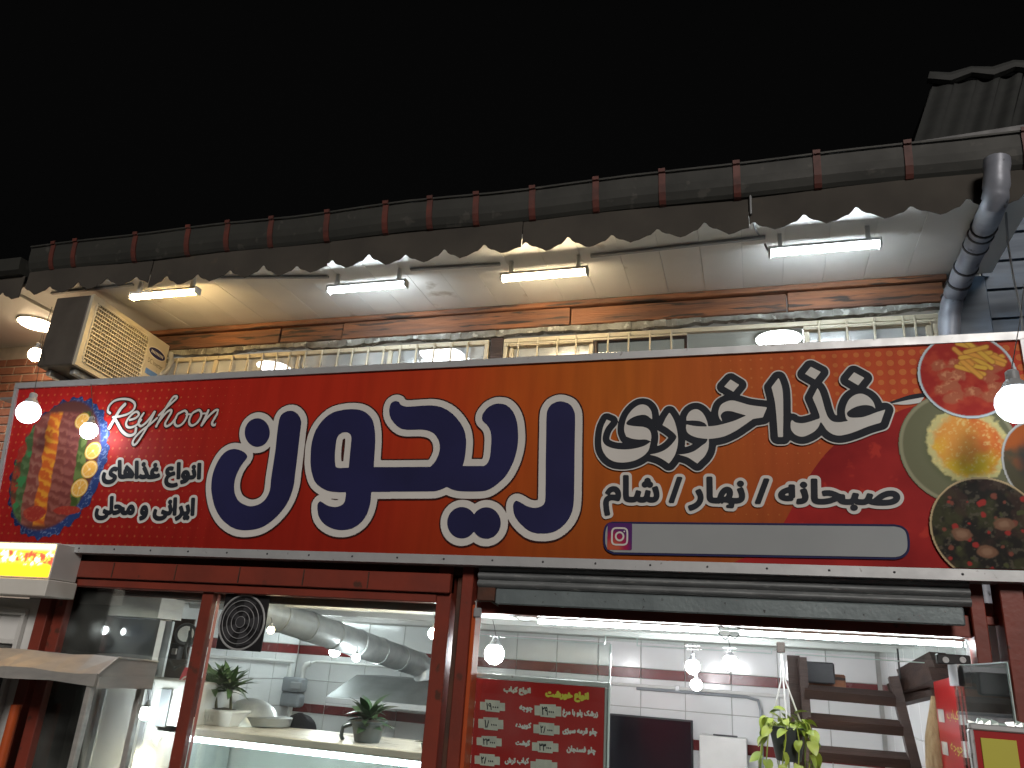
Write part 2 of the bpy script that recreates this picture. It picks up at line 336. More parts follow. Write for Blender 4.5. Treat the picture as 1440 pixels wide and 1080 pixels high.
class Field:
    def __init__(s, x0, x1, z0, z1, h):
        s.h = h; s.xs = np.arange(x0, x1 + h, h); s.zs = np.arange(z0, z1 + h, h)
        s.X, s.Z = np.meshgrid(s.xs, s.zs); s.d = np.full(s.X.shape, 1e3)
    def _win(s, lo, hi):
        i0 = max(0, int((lo[0] - s.xs[0]) / s.h)); i1 = min(len(s.xs), int((hi[0] - s.xs[0]) / s.h) + 2)
        j0 = max(0, int((lo[1] - s.zs[0]) / s.h)); j1 = min(len(s.zs), int((hi[1] - s.zs[0]) / s.h) + 2)
        return slice(j0, max(j0, j1)), slice(i0, max(i0, i1))
    def _edges(s, segs, md):
        d = np.full(s.X.shape, 1e3)
        for a, b in segs:
            w = s._win(np.minimum(a, b) - md, np.maximum(a, b) + md)
            X = s.X[w]; Z = s.Z[w]
            if X.size == 0: continue
            v = b - a; L = v @ v
            t = np.clip(((X - a[0]) * v[0] + (Z - a[1]) * v[1]) / L, 0, 1) if L > 0 else 0
            d[w] = np.minimum(d[w], np.hypot(X - a[0] - t * v[0], Z - a[1] - t * v[1]))
        return d
    def poly(s, pts, md=0.09, hole=False):
        pts = np.asarray(pts); n = len(pts)
        d = s._edges([(pts[i], pts[(i + 1) % n]) for i in range(n)], md)
        ins = np.zeros(s.X.shape, bool)
        for i in range(n):
            a = pts[i]; b = pts[(i + 1) % n]
            if a[1] == b[1]: continue
            c = ((a[1] > s.Z) != (b[1] > s.Z)) & (s.X < (b[0] - a[0]) * (s.Z - a[1]) / (b[1] - a[1]) + a[0])
            ins ^= c
        sd_ = np.where(ins, -d, d)
        s.d = np.maximum(s.d, -sd_) if hole else np.minimum(s.d, sd_)
    def stroke(s, pts, r, md=0.04):
        rs = r if isinstance(r, (list, tuple, np.ndarray)) else [r] * len(pts)
        for i in range(len(pts) - 1):
            a = np.asarray(pts[i]); b = np.asarray(pts[i + 1]); m_ = md + max(rs[i], rs[i + 1])
            w = s._win(np.minimum(a, b) - m_, np.maximum(a, b) + m_); X = s.X[w]; Z = s.Z[w]
            if X.size == 0: continue
            v = b - a; L = v @ v
            t = np.clip(((X - a[0]) * v[0] + (Z - a[1]) * v[1]) / max(L, 1e-9), 0, 1)
            s.d[w] = np.minimum(s.d[w], np.hypot(X - a[0] - t * v[0], Z - a[1] - t * v[1]) - (rs[i] + t * (rs[i + 1] - rs[i])))
    def tris(s, tri, segs, md=0.05):
        d = s._edges(segs, md); ins = np.zeros(s.X.shape, bool)
        for a, b, c in tri:
            w = s._win(np.minimum(np.minimum(a, b), c), np.maximum(np.maximum(a, b), c)); X = s.X[w]; Z = s.Z[w]
            if X.size == 0: continue
            e = lambda p, q: (q[0] - p[0]) * (Z - p[1]) - (q[1] - p[1]) * (X - p[0])
            e1, e2, e3 = e(a, b), e(b, c), e(c, a)
            ins[w] |= ((e1 >= 0) & (e2 >= 0) & (e3 >= 0)) | ((e1 <= 0) & (e2 <= 0) & (e3 <= 0))
        s.d = np.minimum(s.d, np.where(ins, -d, d))
    def contour(s, level, y, name='lettering'):
        F = level - s.d      # inside positive
        I = F > 0; nz, nx = I.shape
        full = I[:-1, :-1] & I[1:, :-1] & I[:-1, 1:] & I[1:, 1:]
        anyc = I[:-1, :-1] | I[1:, :-1] | I[:-1, 1:] | I[1:, 1:]
        V = []; Fc = []; xs = s.xs; zs = s.zs
        for j in range(nz - 1):
            row = full[j]; k = np.flatnonzero(np.diff(np.concatenate(([0], row.astype(np.int8), [0]))))
            for a, b in zip(k[::2], k[1::2]):
                o = len(V); V += [(xs[a], y, zs[j]), (xs[b], y, zs[j]), (xs[b], y, zs[j + 1]), (xs[a], y, zs[j + 1])]; Fc.append((o, o + 1, o + 2, o + 3))
        for j, i in zip(*np.nonzero(anyc & ~full)):
            cs = ((i, j), (i + 1, j), (i + 1, j + 1), (i, j + 1)); pl = []
            for q in range(4):
                (ia, ja), (ib, jb) = cs[q], cs[(q + 1) % 4]; fa = F[ja, ia]; fb = F[jb, ib]
                if fa > 0: pl.append((xs[ia], y, zs[ja]))
                if (fa > 0) != (fb > 0):
                    t = fa / (fa - fb); pl.append((xs[ia] + t * (xs[ib] - xs[ia]), y, zs[ja] + t * (zs[jb] - zs[ja])))
            if len(pl) > 2:
                o = len(V); V += pl; Fc.append(tuple(range(o, o + len(pl))))
        me = bpy.data.meshes.new(name); me.from_pydata(V, [], Fc); me.update(); return me
# Persian letters joined by hand: isolated, final, initial, medial
AR = {'ا': (0xFE8D, 0xFE8E), 'ب': (0xFE8F, 0xFE90, 0xFE91, 0xFE92), 'پ': (0xFB56, 0xFB57, 0xFB58, 0xFB59), 'ت': (0xFE95, 0xFE96, 0xFE97, 0xFE98),
      'ج': (0xFE9D, 0xFE9E, 0xFE9F, 0xFEA0), 'چ': (0xFB7A, 0xFB7B, 0xFB7C, 0xFB7D), 'ح': (0xFEA1, 0xFEA2, 0xFEA3, 0xFEA4), 'خ': (0xFEA5, 0xFEA6, 0xFEA7, 0xFEA8),
      'د': (0xFEA9, 0xFEAA), 'ذ': (0xFEAB, 0xFEAC), 'ر': (0xFEAD, 0xFEAE), 'ز': (0xFEAF, 0xFEB0), 'س': (0xFEB1, 0xFEB2, 0xFEB3, 0xFEB4), 'ش': (0xFEB5, 0xFEB6, 0xFEB7, 0xFEB8),
      'ص': (0xFEB9, 0xFEBA, 0xFEBB, 0xFEBC), 'ع': (0xFEC9, 0xFECA, 0xFECB, 0xFECC), 'غ': (0xFECD, 0xFECE, 0xFECF, 0xFED0), 'ف': (0xFED1, 0xFED2, 0xFED3, 0xFED4),
      'ق': (0xFED5, 0xFED6, 0xFED7, 0xFED8), 'ک': (0xFB8E, 0xFB8F, 0xFB90, 0xFB91), 'گ': (0xFB92, 0xFB93, 0xFB94, 0xFB95), 'ل': (0xFEDD, 0xFEDE, 0xFEDF, 0xFEE0),
      'م': (0xFEE1, 0xFEE2, 0xFEE3, 0xFEE4), 'ن': (0xFEE5, 0xFEE6, 0xFEE7, 0xFEE8), 'و': (0xFEED, 0xFEEE), 'ه': (0xFEE9, 0xFEEA, 0xFEEB, 0xFEEC), 'ی': (0xFBFC, 0xFBFD, 0xFBFE, 0xFBFF)}
def shape(t):
    out = []
    for i, c in enumerate(t):
        if c not in AR: out.append(c); continue
        f = AR[c]; prev = i > 0 and t[i - 1] in AR and len(AR[t[i - 1]]) == 4
        nxt = i + 1 < len(t) and t[i + 1] in AR and len(f) == 4
        out.append(chr(f[3 if prev and nxt else 1 if prev else 2 if nxt else 0]))
    return ''.join(reversed(out))
_glyphs = {}
def text_geo(s):
    """triangles and boundary edges of a line of text, scaled to the unit box"""
    if s in _glyphs: return _glyphs[s]
    cu = bpy.data.curves.new('tmp', 'FONT'); cu.body = s; cu.resolution_u = 3
    o = bpy.data.objects.new('tmp', cu); COL.objects.link(o); bpy.context.view_layer.update()
    me = o.to_mesh(); me.calc_loop_triangles()
    v = np.array([p.co[:2] for p in me.vertices]) if len(me.vertices) else np.zeros((1, 2))
    lo = v.min(0); hi = v.max(0); asp = (hi - lo)[0] / max((hi - lo)[1], 1e-6); v = (v - lo) / (hi - lo)
    tri = [tuple(t.vertices) for t in me.loop_triangles]
    cnt = {}
    for p in me.polygons:
        for e in p.edge_keys: cnt[e] = cnt.get(e, 0) + 1
    ed = [e for e, c in cnt.items() if c == 1]
    o.to_mesh_clear(); bpy.data.objects.remove(o); bpy.data.curves.remove(cu)
    _glyphs[s] = (v, tri, ed, asp); return _glyphs[s]
def text_field(s, quad, h, pad):
    """quad: bottom-left, bottom-right, top-right, top-left as (x, z)"""
    v, tri, ed, asp = text_geo(s); q = np.array(quad, float)
    u = v[:, :1]; w = v[:, 1:]
    p = q[0] * (1 - u) * (1 - w) + q[1] * u * (1 - w) + q[2] * u * w + q[3] * (1 - u) * w
    lo = p.min(0) - pad; hi = p.max(0) + pad; F = Field(lo[0], hi[0], lo[1], hi[1], h)
    F.tris([(p[a], p[b], p[c]) for a, b, c in tri], [(p[a], p[b]) for a, b in ed], pad); return F

# ------------------------------------------------------------------ numpy noise for printed pictures
def vnoise(x, y, seed=0):
    xi = np.floor(x).astype(int); yi = np.floor(y).astype(int); fx = x - xi; fy = y - yi
    fx = fx * fx * (3 - 2 * fx); fy = fy * fy * (3 - 2 * fy)
    def hsh(a, b):
        n = (a * 374761393 + b * 668265263 + seed * 982451653) & 0x7fffffff; n = ((n ^ (n >> 13)) * 1274126177) & 0x7fffffff
        return ((n ^ (n >> 16)) & 0xffff) / 65535.0
    return (hsh(xi, yi) * (1 - fx) + hsh(xi + 1, yi) * fx) * (1 - fy) + (hsh(xi, yi + 1) * (1 - fx) + hsh(xi + 1, yi + 1) * fx) * fy
def fbm(x, y, s, seed=0, o=4):
    r = 0; a = 0.5
    for k in range(o): r = r + a * vnoise(x * s, y * s, seed + k); s *= 2.03; a *= 0.5
    return r / (1 - 0.5 ** o)
def mixc(c, new, m): return c * (1 - m[..., None]) + np.asarray(new, float) * m[..., None]
def sstep(a, b, x): t = np.clip((x - a) / (b - a), 0, 1); return t * t * (3 - 2 * t)
def picture(name, x0, x1, z0, z1, h, y, fn, parent, clip=None):
    xs = np.arange(x0, x1 + h, h); zs = np.arange(z0, z1 + h, h); X, Z = np.meshgrid(xs, zs)
    col, d = fn(X, Z)                           # colour and distance (inside negative)
    if clip is not None: d = np.maximum(d, clip(X, Z))
    I = d < 0; keep = I[:-1, :-1] & I[1:, :-1] & I[:-1, 1:] & I[1:, 1:]
    idx = np.full(X.shape, -1); used = np.zeros(X.shape, bool)
    for a, b in ((0, 0), (0, 1), (1, 0), (1, 1)):
        used[a:X.shape[0] - 1 + a, b:X.shape[1] - 1 + b] |= keep
    idx[used] = np.arange(used.sum())
    V = np.stack([X[used], np.full(used.sum(), y), Z[used]], 1)
    j, i = np.nonzero(keep)
    Fq = np.stack([idx[j, i], idx[j, i + 1], idx[j + 1, i + 1], idx[j + 1, i]], 1)
    me = bpy.data.meshes.new(name); me.from_pydata(V.tolist(), [], Fq.tolist()); me.update()
    ca = me.color_attributes.new('print', 'FLOAT_COLOR', 'POINT')
    c4 = np.concatenate([np.clip(col[used], 0, 1), np.ones((used.sum(), 1))], 1).astype(np.float32)
    ca.data.foreach_set('color', c4.ravel())
    return put(name, me, 'print', parent)

# ================================================================== SETTING
g = MB(); g.box(-60, 60, -60, 60, -0.12, -0.004); struct(put('road', g, 'asphalt'))
g = MB(); g.box(-20, 20, -1.6, 0.1, 0.0, 0.13); struct(put('pavement', g, 'paving'))

YW = 0.95          # upper wall
ZS = 4.72          # soffit
bld = thing('shop_building', (-1.8, 1.0, 0.0), 'two-level restaurant building with tiled shop room, white soffit and timber beam', 'building')
w = MB()
w.box(-5.6, 1.45, YW + 0.03, YW + 0.2, 4.5, 5.0); w.box(-5.6, 1.45, YW + 0.03, YW + 0.2, 2.9, 3.72)
w.box(-5.6, -4.76, YW + 0.03, YW + 0.2, 3.72, 4.5); w.box(1.18, 1.45, YW + 0.03, YW + 0.2, 3.72, 4.5)
put('upper_wall', w, 'white_wall', bld)
p = MB(); p.box(-1.80, -1.705, YW - 0.01, YW + 0.1, 3.3, 4.475); put('window_post', p, 'wood_dark', bld)
w = MB(); w.box(-5.6, 1.45, 0.14, YW + 0.02, 3.24, 3.36); put('ledge', w, 'peel', bld)
w = MB(); w.box(-5.4, 1.4, 3.1, 3.2, 3.3, 4.8); put('loft_back_wall', w, 'white_wall', bld)
w = MB(); w.box(-5.4, 1.4, YW + 0.21, 3.1, 4.76, 4.82); put('loft_ceiling', w, 'white_wall', bld)
w = MB(); w.box(-5.4, 1.4, YW + 0.21, 3.1, 3.24, 3.3); put('loft_floor', w, 'floor', bld)
for xa in (-5.5, 1.4):
    w = MB(); w.box(xa, xa + 0.06, YW + 0.21, 3.2, 3.24, 4.82); put('loft_side_wall', w, 'white_wall', bld)
# sloping roof above
r = MB(); r.hexa([(-5.34, 0.07, 5.0), (1.5, 0.07, 5.0), (1.5, 4.0, 6.0), (-5.5, 4.0, 6.0), (-5.34, 0.07, 5.03), (1.5, 0.07, 5.03), (1.5, 4.0, 6.04), (-5.5, 4.0, 6.04)])
put('roof', r, 'sheet', bld)
# soffit boards
s0 = MB(); s0.box(-5.5, 1.45, 0.012, YW + 0.02, ZS + 0.012, ZS + 0.03); sof = put('soffit', s0, 'grout', bld)
pm = MB(); pm.box(-0.1243, 0.1243, 0.0, 0.93, 0, 0.011, 0.0015); pme = pm.mesh('soffit_board'); pme.materials.append(M['pvc'])
for k in range(28):
    inst('soffit_board', pme, (-5.37 + 0.25 * k, 0.015, ZS + random.uniform(-0.001, 0.001)), sof)
# timber along the wall top: boards of uneven length
xs = [-5.3, -3.62, -3.05, -1.2, 0.28, 1.22]
for k in range(5):
    m_ = MB(); m_.box(xs[k] + 0.004, xs[k + 1] - 0.004, YW - 0.03 + 0.006 * (k % 2), YW + 0.03, 4.535, 4.665 + 0.004 * (k % 3), 0.005)
    put('beam_board', m_, 'wood', bld)
m_ = MB(); m_.box(-5.3, 1.24, YW - 0.055, YW + 0.03, 4.674, ZS - 0.004, 0.006); put('top_rail', m_, 'wood', bld)
# flaking plaster strip under the timber
m_ = MB(); n = 160
top = [4.528] * (n + 1); bot = [4.485 + 0.012 * math.sin(i * 0.21) + random.uniform(-0.008, 0.008) for i in range(n + 1)]
for i in range(n):
    xa = -5.2 + 6.4 * i / n; xb = -5.2 + 6.4 * (i + 1) / n; ya = YW - 0.018 - random.uniform(0, 0.014)
    m_.hexa([(xa, ya, bot[i]), (xb, ya, bot[i + 1]), (xb, YW + 0.03, bot[i + 1]), (xa, YW + 0.03, bot[i]), (xa, ya, top[i]), (xb, ya, top[i]), (xb, YW + 0.03, top[i]), (xa, YW + 0.03, top[i])])
o = put('flaking_plaster', m_, 'peel', bld)

# ---- ground-floor room
CZ = 2.53; FZ = 0.3; XL = -4.64; XR = 1.0; YB = 3.6
w = MB(); w.box(XL - 0.1, XR + 0.12, 0.12, YB + 0.15, FZ - 0.3, FZ); put('shop_floor', w, 'floor', bld)
w = MB(); w.box(XL - 0.1, XR + 0.12, 0.26, YB + 0.15, CZ, CZ + 0.1); ceil = put('shop_ceiling', w, 'ceiling', bld)
for yy in (0.95, 1.75, 2.6):
    m_ = MB(); m_.box(XL, XR, yy, yy + 0.09, CZ - 0.045, CZ - 0.002, 0.004); put('ceiling_batten', m_, 'ceiling', ceil)
w = MB(); w.box(XL - 0.1, XR + 0.12, YB, YB + 0.15, FZ, CZ); bw = put('back_wall', w, 'grout', bld)
w = MB(); w.box(XL - 0.1, XL, 0.26, YB, FZ, CZ); lw = put('left_wall', w, 'grout', bld)
w = MB(); w.box(XR, XR + 0.12, 0.3, YB, FZ, CZ); rw = put('right_wall', w, 'grout', bld)
tw, th = 0.40, 0.25
tm = MB(); tm.box(-tw / 2 + .003, tw / 2 - .003, -0.008, 0, -th / 2 + .003, th / 2 - .003, 0.003); tb = tm.mesh('tile'); tb.materials.append(M['tile'])
tm = MB(); tm.box(-tw / 2 + .003, tw / 2 - .003, -0.008, 0, -0.042, 0.042, 0.003); trd = tm.mesh('border_tile'); trd.materials.append(M['tile_red'])
def tile_wall(parent, along, c, n, rows, o0):
    for i in range(n):
        a = o0 + tw * (i + 0.5)
        for z, me, nm in rows:
            if along == 'x': inst(nm, me, (a, c, z), parent)
            elif along == 'y+': inst(nm, me, (c, a, z), parent, rot=(0, 0, math.pi / 2))
            else: inst(nm, me, (c, a, z), parent, rot=(0, 0, -math.pi / 2))
rows = [(2.175 - th / 2 - th * k, tb, 'tile') for k in range(5)] + [(2.218, trd, 'border_tile'), (2.262 + th / 2, tb, 'tile')]
tile_wall(bw, 'x', YB, 14, rows, XL + 0.005)
tile_wall(lw, 'y+', XL, 8, rows, 0.38)
tile_wall(rw, 'y-', XR, 8, rows, 0.36)
for zz in (1.66,):     # second red course, lower
    for i in range(14):
        m_ = inst('border_tile', trd, (XL + 0.005 + tw * (i + 0.5), YB - 0.009, zz), bw)

# ---- shopfront steel
fr = thing('shopfront_frame', (-1.8, 0.14, 0.13), 'red painted steel shopfront frame of posts and headers under the sign', 'shopfront')
def post(name, x0, x1, y0, y1, z0, z1, m='red_steel', bev=0.004): m_ = MB(); m_.box(x0, x1, y0, y1, z0, z1, bev); return put(name, m_, m, fr)
post('post', -4.45, -4.36, 0.08, 0.17, 0.13, 2.72); post('post', -4.33, -4.245, 0.10, 0.20, 0.13, 2.70)
post('post', -1.685, -1.60, 0.09, 0.22, 0.13, 2.70); post('post', -1.585, -1.545, 0.13, 0.24, 0.13, 2.70, 'rust'); post('post', -1.54, -1.475, 0.08, 0.22, 0.13, 2.735)
post('post_edge', -1.4745, -1.452, 0.10, 0.2, 0.13, 2.50, 'orange_steel')
post('post', 0.945, 1.005, 0.12, 0.24, 0.13, 2.72); post('post', 1.055, 1.15, 0.06, 0.2, 0.13, 2.735); post('post', 1.19, 1.24, 0.12, 0.24, 0.13, 2.735)
post('stay', 1.005, 1.055, 0.14, 0.18, 2.52, 2.56); post('stay', 1.005, 1.055, 0.14, 0.18, 2.24, 2.28)
post('mullion', -3.235, -3.155, 0.11, 0.19, 0.13, 2.50)
post('header', -4.245, -1.685, 0.08, 0.2, 2.50, 2.545); post('header', -4.36, -1.60, 0.055, 0.13, 2.552, 2.655)
post('lintel', -4.45, -1.54, 0.10, 0.24, 2.66, 2.74, 'rust')
post('sill', -4.245, -1.685, 0.08, 0.24, 0.9, 0.97)
post('door_header', -1.474, 0.945, 0.152, 0.25, 2.462, 2.56)
post('header_back', -4.44, 0.99, 0.242, 0.258, 2.46, 3.22, 'rust')
# hem of red painted plates on the header: slightly uneven joints
for x in (-3.9, -3.42, -2.96, -2.52, -2.1): post('plate_joint', x, x + 0.006, 0.050, 0.056, 2.56, 2.65, 'rust', 0.0)
# glass of the shopfront, one pane a part
for x0, x1 in ((-4.243, -3.237), (-3.153, -1.687)):
    m_ = MB(); m_.box(x0, x1, 0.148, 0.154, 0.972, 2.498); put('pane', m_, 'glass', fr)

# ---- rolled shutter over the door
sh = thing('roller_shutter', (-0.26, 0.2, 2.74), 'grey corrugated steel roller shutter wound up above the door', 'shutter')
prof = [(0.005 * k, 0.0) for k in range(1)]
for k in range(3):
    z0 = 2.590 + 0.042 * k; pts = []
    for j in range(9):
        a = j / 8.0; pts.append((0.055 - 0.017 * math.sin(math.pi * a), z0 + 0.040 * a))
    poly = pts + [(0.08, z0 + 0.04), (0.08, z0)]
    m_ = MB(); m_.prism_yz([(y, z) for y, z in poly][::-1], -1.435, 0.935); put('slat', m_, 'shutter', sh)
m_ = MB(); m_.box(-1.33, 0.90, 0.045, 0.075, 2.505, 2.586, 0.006); put('bottom_bar', m_, 'shutter_bar', sh)
m_ = MB(); m_.box(-1.435, -1.335, 0.05, 0.08, 2.52, 2.59, 0.004); put('end_bracket', m_, 'rust', sh)

# padlock hanging at the door head
pl = thing('padlock', P(672, 850, 0.10), 'small padlock hanging open from a hook beside the shutter end', 'padlock')
c = P(672, 856, 0.09)
m_ = MB(); m_.box(c.x - 0.022, c.x + 0.022, c.y - 0.009, c.y + 0.009, c.z - 0.045, c.z + 0.005, 0.006); put('body', m_, 'grey_plastic', pl)
m_ = MB(); m_.tube([(c.x - 0.012 + 0.0 * t, c.y, c.z + 0.004) if t == 0 else (c.x - 0.014 * math.cos(t * math.pi / 6) , c.y, c.z + 0.02 + 0.03 * math.sin(t * math.pi / 6)) for t in range(0, 6)], 0.004, 8); put('shackle', m_, 'alu', pl, True)

# wire hook on the left post
c = P(103, 792, 0.05)
m_ = MB(); m_.tube([c + Vector((0.02, 0, -0.1)), c + Vector((0.0, 0, -0.05)), c + Vector((0.0, 0, 0.0)), c + Vector((0.025, 0, 0.03)), c + Vector((0.05, 0, 0.015))], 0.005, 6)
hk = thing('wire_hook', c, 'bent wire hook with a paper tag on the red post by the window', 'hook'); put('wire', m_, 'alu', hk, True)
m_ = MB(); m_.box(c.x - 0.02, c.x + 0.035, c.y - 0.004, c.y + 0.001, c.z - 0.15, c.z - 0.08); put('paper_tag', m_, 'tape', hk)

# ================================================================== SIGN
ZB, ZT = 2.745, 3.862
XTL, XBL, XRT = -5.085, -4.92, 1.285
sign = thing('shop_sign', (-1.9, 0.05, ZB), 'long red and orange printed restaurant sign with large navy Persian title', 'sign')
mS, n, l, b = newmat('sign_print')
b.inputs['Roughness'].default_value = 0.6; b.inputs['Specular IOR Level'].default_value = 0.15
tc = n.new('ShaderNodeTexCoord'); sep = n.new('ShaderNodeSeparateXYZ'); l.new(tc.outputs['Object'], sep.inputs[0])
def math_(op, a, b_=None, c_=None):
    q = n.new('ShaderNodeMath'); q.operation = op
    for k, v in enumerate((a, b_, c_)):
        if v is None: continue
        if isinstance(v, (int, float)): q.inputs[k].default_value = v
        else: l.new(v, q.inputs[k])
    return q.outputs[0]
X_, Z_ = sep.outputs[0], sep.outputs[2]
nz = n.new('ShaderNodeTexNoise'); nz.inputs['Scale'].default_value = 1.4; nz.inputs['Detail'].default_value = 3; l.new(tc.outputs['Object'], nz.inputs['Vector'])
xx = math_('ADD', math_('ADD', X_, math_('MULTIPLY', math_('SUBTRACT', nz.outputs['Fac'], 0.5), 0.9)), math_('MULTIPLY', math_('SUBTRACT', Z_, 3.3), 0.18))
fac = math_('DIVIDE', math_('ADD', xx, 5.2), 6.6)
cr = n.new('ShaderNodeValToRGB'); l.new(fac, cr.inputs['Fac']); els = cr.color_ramp.elements
stops = [(0.0, (0.50, 0.020, 0.020)), (0.25, (0.46, 0.018, 0.012)), (0.46, (0.48, 0.030, 0.010)), (0.55, (0.52, 0.060, 0.010)), (0.62, (0.52, 0.100, 0.010)),
         (0.70, (0.52, 0.125, 0.012)), (0.78, (0.54, 0.115, 0.018)), (0.88, (0.56, 0.085, 0.024)), (1.0, (0.54, 0.055, 0.025))]
els[0].position = 0; els[0].color = (*stops[0][1], 1); els[1].position = 1; els[1].color = (*stops[-1][1], 1)
for ps, cc in stops[1:-1]: e = els.new(ps); e.color = (*cc, 1)
out = cr.outputs['Color']
def dots(cell, rad, mask, col, amt, prev, ox=0.0):
    fx = math_('SUBTRACT', math_('FRACT', math_('DIVIDE', math_('ADD', X_, ox), cell)), 0.5); fz = math_('SUBTRACT', math_('FRACT', math_('DIVIDE', Z_, cell)), 0.5)
    rr = math_('SQRT', math_('ADD', math_('MULTIPLY', fx, fx), math_('MULTIPLY', fz, fz)))
    ins = math_('LESS_THAN', rr, math_('MULTIPLY', mask, rad / cell))
    mx = n.new('ShaderNodeMixRGB'); l.new(math_('MULTIPLY', ins, amt), mx.inputs['Fac']); l.new(prev, mx.inputs['Color1']); mx.inputs['Color2'].default_value = (*col, 1)
    return mx.outputs['Color']
def ramp(v, a, b_):
    mr = n.new('ShaderNodeMapRange'); mr.inputs['From Min'].default_value = a; mr.inputs['From Max'].default_value = b_; l.new(v, mr.inputs['Value']); return mr.outputs[0]
mR = math_('MULTIPLY', ramp(X_, -0.35, 0.75), ramp(Z_, 3.0, 3.72))
out = dots(0.052, 0.017, mR, (0.66, 0.20, 0.05), 0.75, out)
mL = math_('MULTIPLY', ramp(X_, -2.9, -3.8), 1.0)
out = dots(0.058, 0.0085, mL, (0.62, 0.13, 0.05), 0.7, out)
mB = math_('MULTIPLY', math_('MULTIPLY', ramp(X_, -0.6, 0.3), ramp(Z_, 3.15, 2.85)), 1.0)
out = dots(0.052, 0.011, mB, (0.66, 0.22, 0.05), 0.6, out)
# vinyl weathering: faint vertical streaks of dirt
mp = n.new('ShaderNodeMapping'); mp.inputs['Scale'].default_value = (5, 1, 0.5); l.new(tc.outputs['Object'], mp.inputs['Vector'])
n2 = n.new('ShaderNodeTexNoise'); n2.inputs['Scale'].default_value = 3.0; n2.inputs['Detail'].default_value = 6; l.new(mp.outputs[0], n2.inputs['Vector'])
mx = n.new('ShaderNodeMixRGB'); mx.blend_type = 'MULTIPLY'; mx.inputs['Fac'].default_value = 0.35; l.new(out, mx.inputs['Color1'])
c2 = n.new('ShaderNodeValToRGB'); c2.color_ramp.elements[0].position = 0.3; c2.color_ramp.elements[0].color = (0.55, 0.5, 0.5, 1); c2.color_ramp.elements[1].position = 0.62; l.new(n2.outputs['Fac'], c2.inputs['Fac'])
l.new(c2.outputs['Color'], mx.inputs['Color2'])
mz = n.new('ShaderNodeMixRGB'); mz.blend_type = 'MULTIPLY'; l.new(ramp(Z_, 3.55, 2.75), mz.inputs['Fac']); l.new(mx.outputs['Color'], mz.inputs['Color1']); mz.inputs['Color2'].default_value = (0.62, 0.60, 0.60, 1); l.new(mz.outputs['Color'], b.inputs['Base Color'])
bp = n.new('ShaderNodeBump'); bp.inputs['Strength'].default_value = 0.15; bp.inputs['Distance'].default_value = 0.02; l.new(nz.outputs['Fac'], bp.inputs['Height']); l.new(bp.outputs[0], b.inputs['Normal'])
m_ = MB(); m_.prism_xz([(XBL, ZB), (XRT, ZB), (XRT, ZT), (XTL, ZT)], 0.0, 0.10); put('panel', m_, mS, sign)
def rail(a, b_, wd, nm='frame_rail'):
    m_ = MB(); m_.beam((a[0], 0.05, a[1]), (b_[0], 0.05, b_[1]), wd, 0.13, (0, 1, 0)); return put(nm, m_, 'alu', sign)
rail((XTL - 0.03, ZT + 0.018), (XRT + 0.03, ZT + 0.018), 0.042); rail((XBL - 0.02, ZB - 0.022), (XRT + 0.03, ZB - 0.022), 0.05)
rail((XTL - 0.012, ZT), (XBL - 0.012, ZB), 0.03); rail((XRT + 0.014, ZT), (XRT + 0.014, ZB), 0.03)
for k in range(22):   # rivets along the bottom rail
    x = -4.7 + 0.28 * k; m_ = MB(); m_.lathe([(0.006, 0), (0.005, 0.003), (0.001, 0.004)], (x, -0.0152, ZB - 0.02), (0, -1, 0), 8); put('rivet', m_, 'dark_grey', sign)

def S(px, py): q = P(px, py, 0.0); return np.array((q.x, q.z))
def conv(pts, ox, oy, s): return [tuple(S(ox + p[0] / s, oy + p[1] / s)) + tuple(p[2:]) for p in pts]
def layer(F, level, k, m, nm='lettering'): return put(nm, F.contour(level, -0.002 * k, nm), m, sign)

# red curved field on the right
F = Field(-0.45, XRT, ZB, ZT, 0.008)
pts = conv([(490, 722, 1), (560, 690), (640, 615), (690, 530), (745, 430), (820, 340), (930, 275), (1040, 225), (1110, 205, 1), (1250, 180, 1), (1436, 230, 1), (1440, 745, 1), (900, 735, 1)], 820, 480, 2.3226)
F.poly(catmull(pts, True, 8)); F.d = np.maximum(F.d, np.maximum(F.X - XRT, ZB + 0.002 - F.Z)); layer(F, 0, 1, 'swoosh', 'red_field')
F = Field(0.3, 1.0, 3.2, 3.75, 0.004); F.poly(catmull(conv([(985, 205, 1), (1060, 178), (1118, 168, 1), (1112, 186, 1), (1060, 200)], 820, 480, 2.3226))); layer(F, 0, 2, 'ink', 'swoosh_tip')
F = Field(0.3, 1.0, 3.2, 3.75, 0.004); F.poly(catmull(conv([(1000, 206, 1), (1060, 193), (1114, 183, 1), (1100, 202, 1), (1055, 208)], 820, 480, 2.3226))); layer(F, 0, 3, 'grey_white', 'swoosh_tip')

# ---- the big navy title
F = Field(-3.62, -0.84, 2.77, 3.82, 0.005)
C1 = lambda p: conv(p, 290, 560, 5.4)
C2 = lambda p: conv(p, 530, 550, 4.8)
F.poly(catmull(C1([(560, 165), (580, 125), (610, 105), (645, 98), (680, 108), (712, 140), (726, 185), (718, 260), (700, 420), (683, 560), (670, 660), (645, 745), (600, 830), (530, 910), (450, 970), (370, 998), (270, 1003), (190, 975), (120, 915), (72, 830), (48, 730), (45, 650), (58, 570), (90, 490), (130, 430), (175, 397), (220, 388), (265, 398), (300, 418), (316, 440), (308, 465), (280, 500), (245, 560), (222, 630), (218, 690), (228, 740), (255, 785), (300, 812), (345, 822), (395, 812), (440, 785), (470, 745), (488, 700), (500, 600), (512, 520), (530, 400), (545, 260)])))
ell = lambda cx, cy, rx, ry: [(cx + rx * math.cos(t * math.pi / 12), cy + ry * math.sin(t * math.pi / 12)) for t in range(24)]
F.poly(catmull(C1(ell(393, 263, 95, 108)), True, 2))
